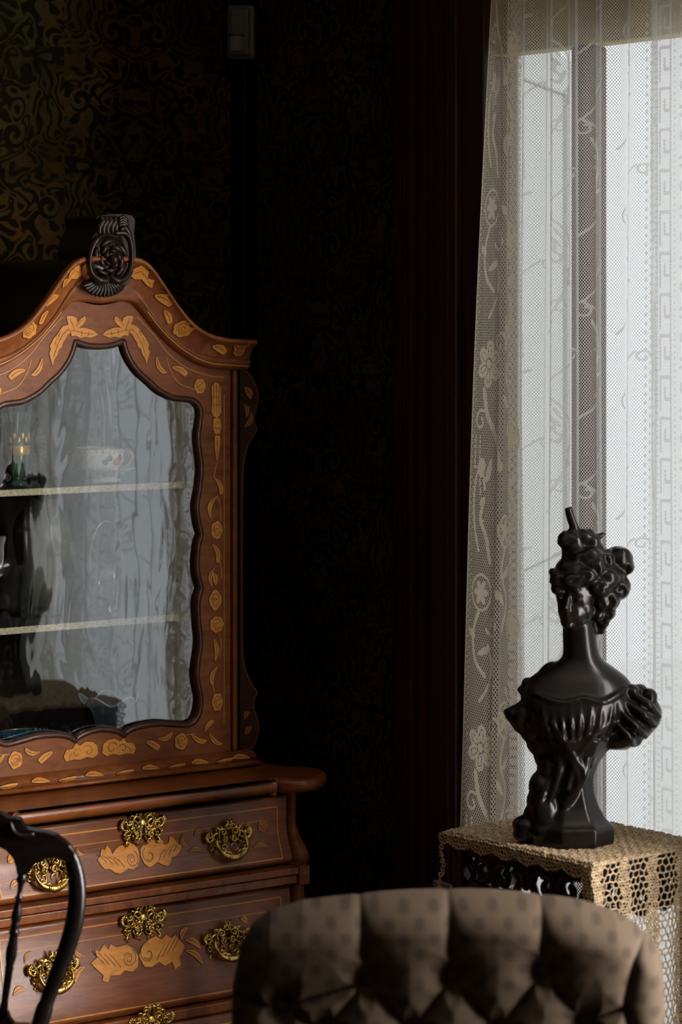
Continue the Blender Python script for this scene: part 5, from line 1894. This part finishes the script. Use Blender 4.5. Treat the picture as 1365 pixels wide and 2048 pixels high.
def pathB(U, Z):
    q = U / WB
    ph = 2 * math.pi * q * 5.5
    am = 0.016 * (0.7 + 0.3 * np.sin(3.0 * q * math.pi + 0.6))
    S = sB0 + (sB1 - sB0) * q + 0.010 * np.sin(2 * ph + 0.4) * (0.4 + 0.6 * np.abs(np.sin(q * 4))) - zl_interp(Z, 0.0, 0.008) * (1 - q)
    T = -0.020 + am * np.sin(ph) + 0.003 * np.sin(Z * 2.6 + q * 9)
    return S, T


cB = curtain_mesh('sheer_curtain', 'lace_sheer', pathB, WB, CZ0, CZ1, 0.0026, 0.0030, RB)
tag(cB, 'white sheer curtain with trailing vines hanging in folds behind the bust', 'curtain')

# panel with Greek key border
WC = 1.36
RC = Raster(WC, HH, 0.0022)
key_pattern(RC, HH, 0.026)
vine_pattern(RC, HH, WC, 0.16)
sC0 = SW(1303, -0.028)


def pathC(U, Z):
    q = U / WC
    ph = 2 * math.pi * (U / 0.15)
    am = 0.042 * np.clip((U - 0.10) / 0.15, 0, 1) * (0.72 + 0.28 * np.sin(U * 23))
    S = sC0 + U * np.where(U < 0.14, 0.88, 0.0) + np.where(U < 0.14, 0, 0.14 * 0.88 + (U - 0.14) * 0.58) + 0.018 * np.sin(2 * ph + 0.5) * np.clip((U - 0.12) / 0.1, 0, 1)
    T = -0.026 + 0.012 * np.clip((U - 0.10) / 0.15, 0, 1) + am * np.sin(ph) + 0.003 * np.sin(Z * 2.2 + U * 7)
    return S, T


cC = curtain_mesh('key_border_curtain', 'lace_full', pathC, WC, CZ0, CZ1, 0.0030, 0.0034, RC)
tag(cC, 'white lace curtain with Greek key border at the right edge of the picture', 'curtain')

# rod above the frame carrying the curtains
rod = empty('curtain_rod', WWp(1.6, -0.045, 2.815), ANG)
mb = MB(); mb.tube([(0, 0.86, 0), (0, -0.74, 0)], 0.011, 12); mb.build('rod', 'walnut_dark', rod)
for yy in (0.875, -0.755):
    mb = MB(); mb.ell((0, yy, 0), (0.018, 0.018, 0.018)); mb.build('finial', 'walnut_dark', rod)
for yy in (0.80, -0.70):
    mb = MB(); mb.box(0.0, 0.0445, yy - 0.008, yy + 0.008, -0.010, 0.006); mb.build('bracket', 'walnut_dark', rod)
tag(rod, 'dark wooden curtain rod above the lace window', 'curtain rod')

# small grey socket plate on the casing behind the stand
so = empty('socket_plate', WWp(SW(886, -0.052), -0.052, CAMH - (1786 - HY) / FPX * 5.42), ANG)
mb = MB(); mb.box(-0.004, 0.004, -0.028, 0.028, -0.040, 0.040, bev=0.003); mb.build('plate', 'grey_plate', so)
mb = MB(); mb.box(-0.0055, -0.0035, -0.012, 0.000, -0.004, 0.010); mb.build('slot', 'black_gap', so)
tag(so, 'small grey socket plate on the casing seen below the carved apron', 'socket')

# ================================================================== buttoned armchair
m, nt, b = newmat('buttoned_fabric')
tc = nn(nt, 'ShaderNodeTexCoord')
mp = nn(nt, 'ShaderNodeMapping'); lk(nt, tc.outputs['Object'], mp.inputs['Vector'])
n0 = nn(nt, 'ShaderNodeTexNoise', Scale=9.0, Detail=2.0); lk(nt, tc.outputs['Object'], n0.inputs['Vector'])
sp = nn(nt, 'ShaderNodeSeparateXYZ'); lk(nt, tc.outputs['Object'], sp.inputs[0])
kx = 2 * math.pi / 0.042
cx1 = math_n(nt, 'COSINE', math_n(nt, 'MULTIPLY_ADD', sp.outputs[0], kx, math_n(nt, 'MULTIPLY', n0.outputs['Fac'], 1.5)))
cz1 = math_n(nt, 'COSINE', math_n(nt, 'MULTIPLY_ADD', sp.outputs[2], kx, math_n(nt, 'MULTIPLY', n0.outputs['Fac'], 1.5)))
pr = math_n(nt, 'MULTIPLY', cx1, cz1)
r = ramp(nt, [(0.45, (0.042, 0.027, 0.0155)), (0.72, (0.025, 0.0155, 0.009))], math_n(nt, 'MULTIPLY_ADD', pr, 0.5, math_n(nt, 'MULTIPLY_ADD', n0.outputs['Fac'], 0.2, 0.28)))
lk(nt, r.outputs['Color'], b.inputs['Base Color'])
b.inputs['Roughness'].default_value = 0.85
b.inputs['Specular IOR Level'].default_value = 0.15
n3 = nn(nt, 'ShaderNodeTexNoise', Scale=420.0, Detail=2.0); lk(nt, tc.outputs['Object'], n3.inputs['Vector'])
bpn = nn(nt, 'ShaderNodeBump', Strength=0.25, Distance=0.002); lk(nt, n3.outputs['Fac'], bpn.inputs['Height']); lk(nt, bpn.outputs[0], b.inputs['Normal'])

AY = 3.85
KA = AY / FPX
arm = empty('buttoned_armchair', (wpt(905, 1000, AY).x, AY + 0.06, 0))
tag(arm, 'brown buttoned upholstered armchair in the foreground with spotted fabric', 'armchair')


def ax(px): return (px - 905) * KA
def az(py): return CAMH + (HY - py) * KA


top_x = [-440, -425, -400, -365, -300, -185, -95, -8, 85, 178, 260, 330, 375, 405, 425, 437]
top_y = [1990, 1905, 1862, 1838, 1818, 1803, 1797, 1793, 1796, 1803, 1816, 1838, 1862, 1888, 1918, 1990]
zbot = 0.42
NA, NB = 300, 170
A_ = np.linspace(-1, 1, NA)
An = np.sign(A_) * (1 - (1 - np.abs(A_)) ** 1.5)
xg = np.where(An < 0, An * 440, An * 437)
Tz = az(np.interp(xg, top_x, top_y))
B_ = np.linspace(0, 1, NB)
Bn = 1 - (1 - B_) ** 1.6
zz = zbot + Bn[:, None] * (Tz[None, :] - zbot)
narrow = 1 - 0.10 * np.clip((az(1880) - zz) / 0.5, 0, 1) * np.where(An < 0, -0.4, 0.3)
xx_ = (xg[None, :] * KA) * narrow
edge = (np.clip(1 - np.abs(An[None, :]) ** 14, 0, 1) ** 0.5)
topr = np.sqrt(np.clip(1 - np.clip((zz - (Tz[None, :] - 0.055)) / 0.055, 0, 1) ** 2, 0, 1))
yy_ = -0.085 * edge * topr - 0.02 * (1 - Bn[:, None])


def segd(X, Z, a, b_):
    d = (b_[0] - a[0], b_[1] - a[1]); L = d[0] ** 2 + d[1] ** 2
    t = np.clip(((X - a[0]) * d[0] + (Z - a[1]) * d[1]) / L, 0, 1)
    return np.hypot(X - a[0] - t * d[0], Z - a[1] - t * d[1])


def AP(px, py): return (ax(px), az(py))


btn = [(735, 1958), (905, 1950), (1085, 1940), (650, 2060), (822, 2062), (994, 2060), (1165, 2040), (735, 2170), (905, 2170), (1075, 2170), (565, 2010)]
seams = []
for x, y, tx, ty in ((735, 1958, 718, 1785), (905, 1950, 898, 1780), (1085, 1940, 1086, 1785), (565, 2010, 470, 2000)):
    seams.append((AP(x, y), AP(tx, ty)))
for (i, j) in ((0, 3), (0, 4), (1, 4), (1, 5), (2, 5), (2, 6), (3, 7), (4, 7), (4, 8), (5, 8), (5, 9), (6, 9), (10, 0), (10, 3)):
    seams.append((AP(*btn[i]), AP(*btn[j])))
rs = [(1305, 1862), (1288, 1884), (1268, 1922), (1258, 1962), (1248, 2010), (1262, 2060), (1255, 2200), (1250, 2400)]
for i in range(len(rs) - 1):
    seams.append((AP(*rs[i]), AP(*rs[i + 1])))
seams.append((AP(1165, 2040), AP(1248, 2012)))
disp = np.zeros_like(xx_)
for s_ in seams:
    d = segd(xx_, zz, *s_)
    disp = np.maximum(disp, 0.014 * np.exp(-(d / 0.006)) + 0.006 * np.exp(-(d / 0.03) ** 2))
for p in btn:
    d = np.hypot(xx_ - ax(p[0]), zz - az(p[1]))
    disp = np.maximum(disp, 0.034 * np.exp(-(d / 0.024) ** 1.4))
puff = 0.0
zz2 = zz - disp * (1 - topr) * 0.22
yy_ = yy_ + disp * (0.2 + 0.8 * topr)
co = np.stack([xx_, yy_, zz2], -1).reshape(-1, 3)
mb = MB()
Fc = []
for j in range(NB - 1):
    for i in range(NA - 1):
        Fc.append((j * NA + i, j * NA + i + 1, (j + 1) * NA + i + 1, (j + 1) * NA + i))
mb.add([tuple(p) for p in co], Fc)
# rear of the back: plain curved panel
rows = []
for k in range(9):
    q = k / 8
    rows.append([(x * (1 - 0.02 * q), 0.10 * math.sin(q * math.pi / 2) + y0_, zt_ - (zt_ - zbot) * (q ** 1.7)) for x, zt_, y0_ in zip(xx_[-1], zz2[-1], yy_[-1])])
mb.loft(rows)
mb.build('backrest', 'buttoned_fabric', arm)
for p in btn[:7] + [btn[10]]:
    mb = MB()
    mb.ell((ax(p[0]), -0.085 + 0.024, az(p[1])), (0.011, 0.006, 0.011), nu=14, nv=8)
    mb.build('button', 'buttoned_fabric', arm)
mb = MB(); mb.box(-0.30, 0.30, -0.62, -0.08, 0.20, 0.415, bev=0.04); mb.build('seat', 'buttoned_fabric', arm)
for sx in (-0.25, 0.25):
    for yy2 in (-0.56, 0.02):
        mb = MB(); mb.lathe([(0.014, 0.0), (0.018, 0.02), (0.016, 0.05), (0.026, 0.14), (0.030, 0.20), (0.030, 0.26)], 16, sx, yy2); mb.build('leg', 'ebonised', arm)
mb = MB(); mb.box(-0.27, 0.27, -0.06, 0.045, 0.22, 0.44, bev=0.02); mb.build('back_rail', 'buttoned_fabric', arm)

# ================================================================== carved side chair at the left edge
SY = 4.25
KS = SY / FPX
CPX = -62
sdc = empty('carved_side_chair', (wpt(CPX, 0, SY).x, SY, 0))
tag(sdc, 'black carved side chair with balloon back and turned spindles at the left edge', 'chair')


def S2(px, py): return ((px - CPX) * KS, CAMH + (HY - py) * KS)


def S3(px, py, y=0.0):
    q = S2(px, py); return (q[0], y, q[1])


rail_half = [(CPX, 1612), (-30, 1612), (0, 1622), (18, 1634), (34, 1634), (42, 1636), (46, 1646), (55, 1655), (75, 1660), (92, 1662), (112, 1668), (132, 1682), (150, 1704), (152, 1724), (134, 1722), (112, 1714), (92, 1716), (72, 1726), (60, 1742), (52, 1747), (36, 1747), (33, 1730), (28, 1714), (14, 1698), (-2, 1690), (-30, 1686), (CPX, 1690)]
rh_ = [S2(*p) for p in rail_half]
loop = rh_ + [(-p[0], p[1]) for p in rh_[::-1]][1:-1]
mb = MB(); mb.plate([loop[::-1]], -0.013, 0.013)
bmx = bmesh.new()
vs = [bmx.verts.new(p) for p in mb.v]
for f in mb.f:
    try: bmx.faces.new([vs[i] for i in f])
    except ValueError: pass
bmesh.ops.recalc_face_normals(bmx, faces=bmx.faces[:])
bmesh.ops.bevel(bmx, geom=[e_ for e_ in bmx.edges if e_.is_manifold and e_.calc_face_angle(0) > 0.9], offset=0.004, segments=2, affect='EDGES', clamp_overlap=True)
me = bpy.data.meshes.new('crest_rail'); bmx.to_mesh(me); bmx.free(); me.materials.append(MATS['ebonised'])
cr = link('crest_rail', me, sdc)
mb = MB()
for sg in (-1, 1):
    p_ = spline([S3(22, 1640, -0.014), S3(30, 1660, -0.016), S3(46, 1668, -0.016), S3(70, 1664, -0.014)], 5)
    mb.tube([(sg * q[0], q[1], q[2]) for q in p_], [0.003 + 0.002 * math.sin(math.pi * i / (len(p_) - 1)) for i in range(len(p_))], 8)
mb.build('carved_scroll', 'ebonised', cr)
for sg in (-1, 1):
    mb = MB()
    pth = spline([S3(128, 1692), S3(144, 1720), S3(153, 1755), S3(155, 1795), S3(149, 1845), S3(133, 1900), S3(112, 1955), S3(92, 2010), S3(80, 2060), S3(74, 2130), S3(80, 2220), S3(86, 2290)], 5)
    n = len(pth)
    mb.tube([(sg * q[0], 0.05 * (i / n) ** 2 * -1, q[2]) for i, q in enumerate(pth)], [(0.011 + 0.0035 * math.sin(math.pi * min(1, i / n * 1.6))) if i < n * 0.62 else 0.0135 for i in range(n)], 12, flat=0.8)
    mb.build('back_stile', 'ebonised', sdc)
    mb = MB()
    a_, b2 = Vector(S3(45, 1744)), Vector(S3(2, 2056))
    prf = [(0, 8), (.03, 9), (.055, 11), (.075, 6.5), (.12, 5), (.155, 6), (.165, 10), (.175, 6), (.21, 6.5), (.26, 10), (.30, 10), (.33, 7), (.345, 10), (.36, 7), (.375, 10), (.39, 11), (.41, 8), (.43, 9.5), (.44, 9), (.50, 11.5), (.55, 11), (.60, 8), (.615, 9.5), (.63, 8), (.72, 8), (.82, 7), (.88, 9), (.93, 12), (1, 14)]
    mb.tube([(sg * (a_ + (b2 - a_) * q).x, 0, (a_ + (b2 - a_) * q).z) for q, r_ in prf], [r_ * KS for q, r_ in prf], 14)
    mb.build('spindle', 'ebonised', sdc)
lr = [S2(*p) for p in [(CPX, 2040), (-20, 2052), (8, 2036), (18, 2020), (22, 2034), (30, 2044), (60, 2046), (88, 2040), (84, 2075), (40, 2078), (0, 2082), (CPX, 2078)]]
mb = MB(); mb.plate([(lr + [(-p[0], p[1]) for p in lr[::-1]][1:-1])[::-1]], -0.018, 0.002); mb.build('lower_rail', 'ebonised', sdc)
xs = 148 * KS
mb = MB(); mb.box(-xs - 0.05, xs + 0.05, -0.46, -0.03, 0.42, 0.47, bev=0.015); mb.build('seat', 'ebonised', sdc)
for sx in (-1, 1):
    mb = MB(); mb.tube([(sx * xs, -0.045, 0.44), (sx * xs, -0.03, 0.2), (sx * (xs + 0.02), 0.04, 0.0)], [0.016, 0.014, 0.012], 10); mb.build('leg', 'ebonised', sdc)
    mb = MB(); mb.tube([(sx * (xs + 0.02), -0.43, 0.425), (sx * (xs + 0.025), -0.45, 0.25), (sx * (xs + 0.02), -0.43, 0.0)], [0.020, 0.016, 0.012], 10); mb.build('leg', 'ebonised', sdc)
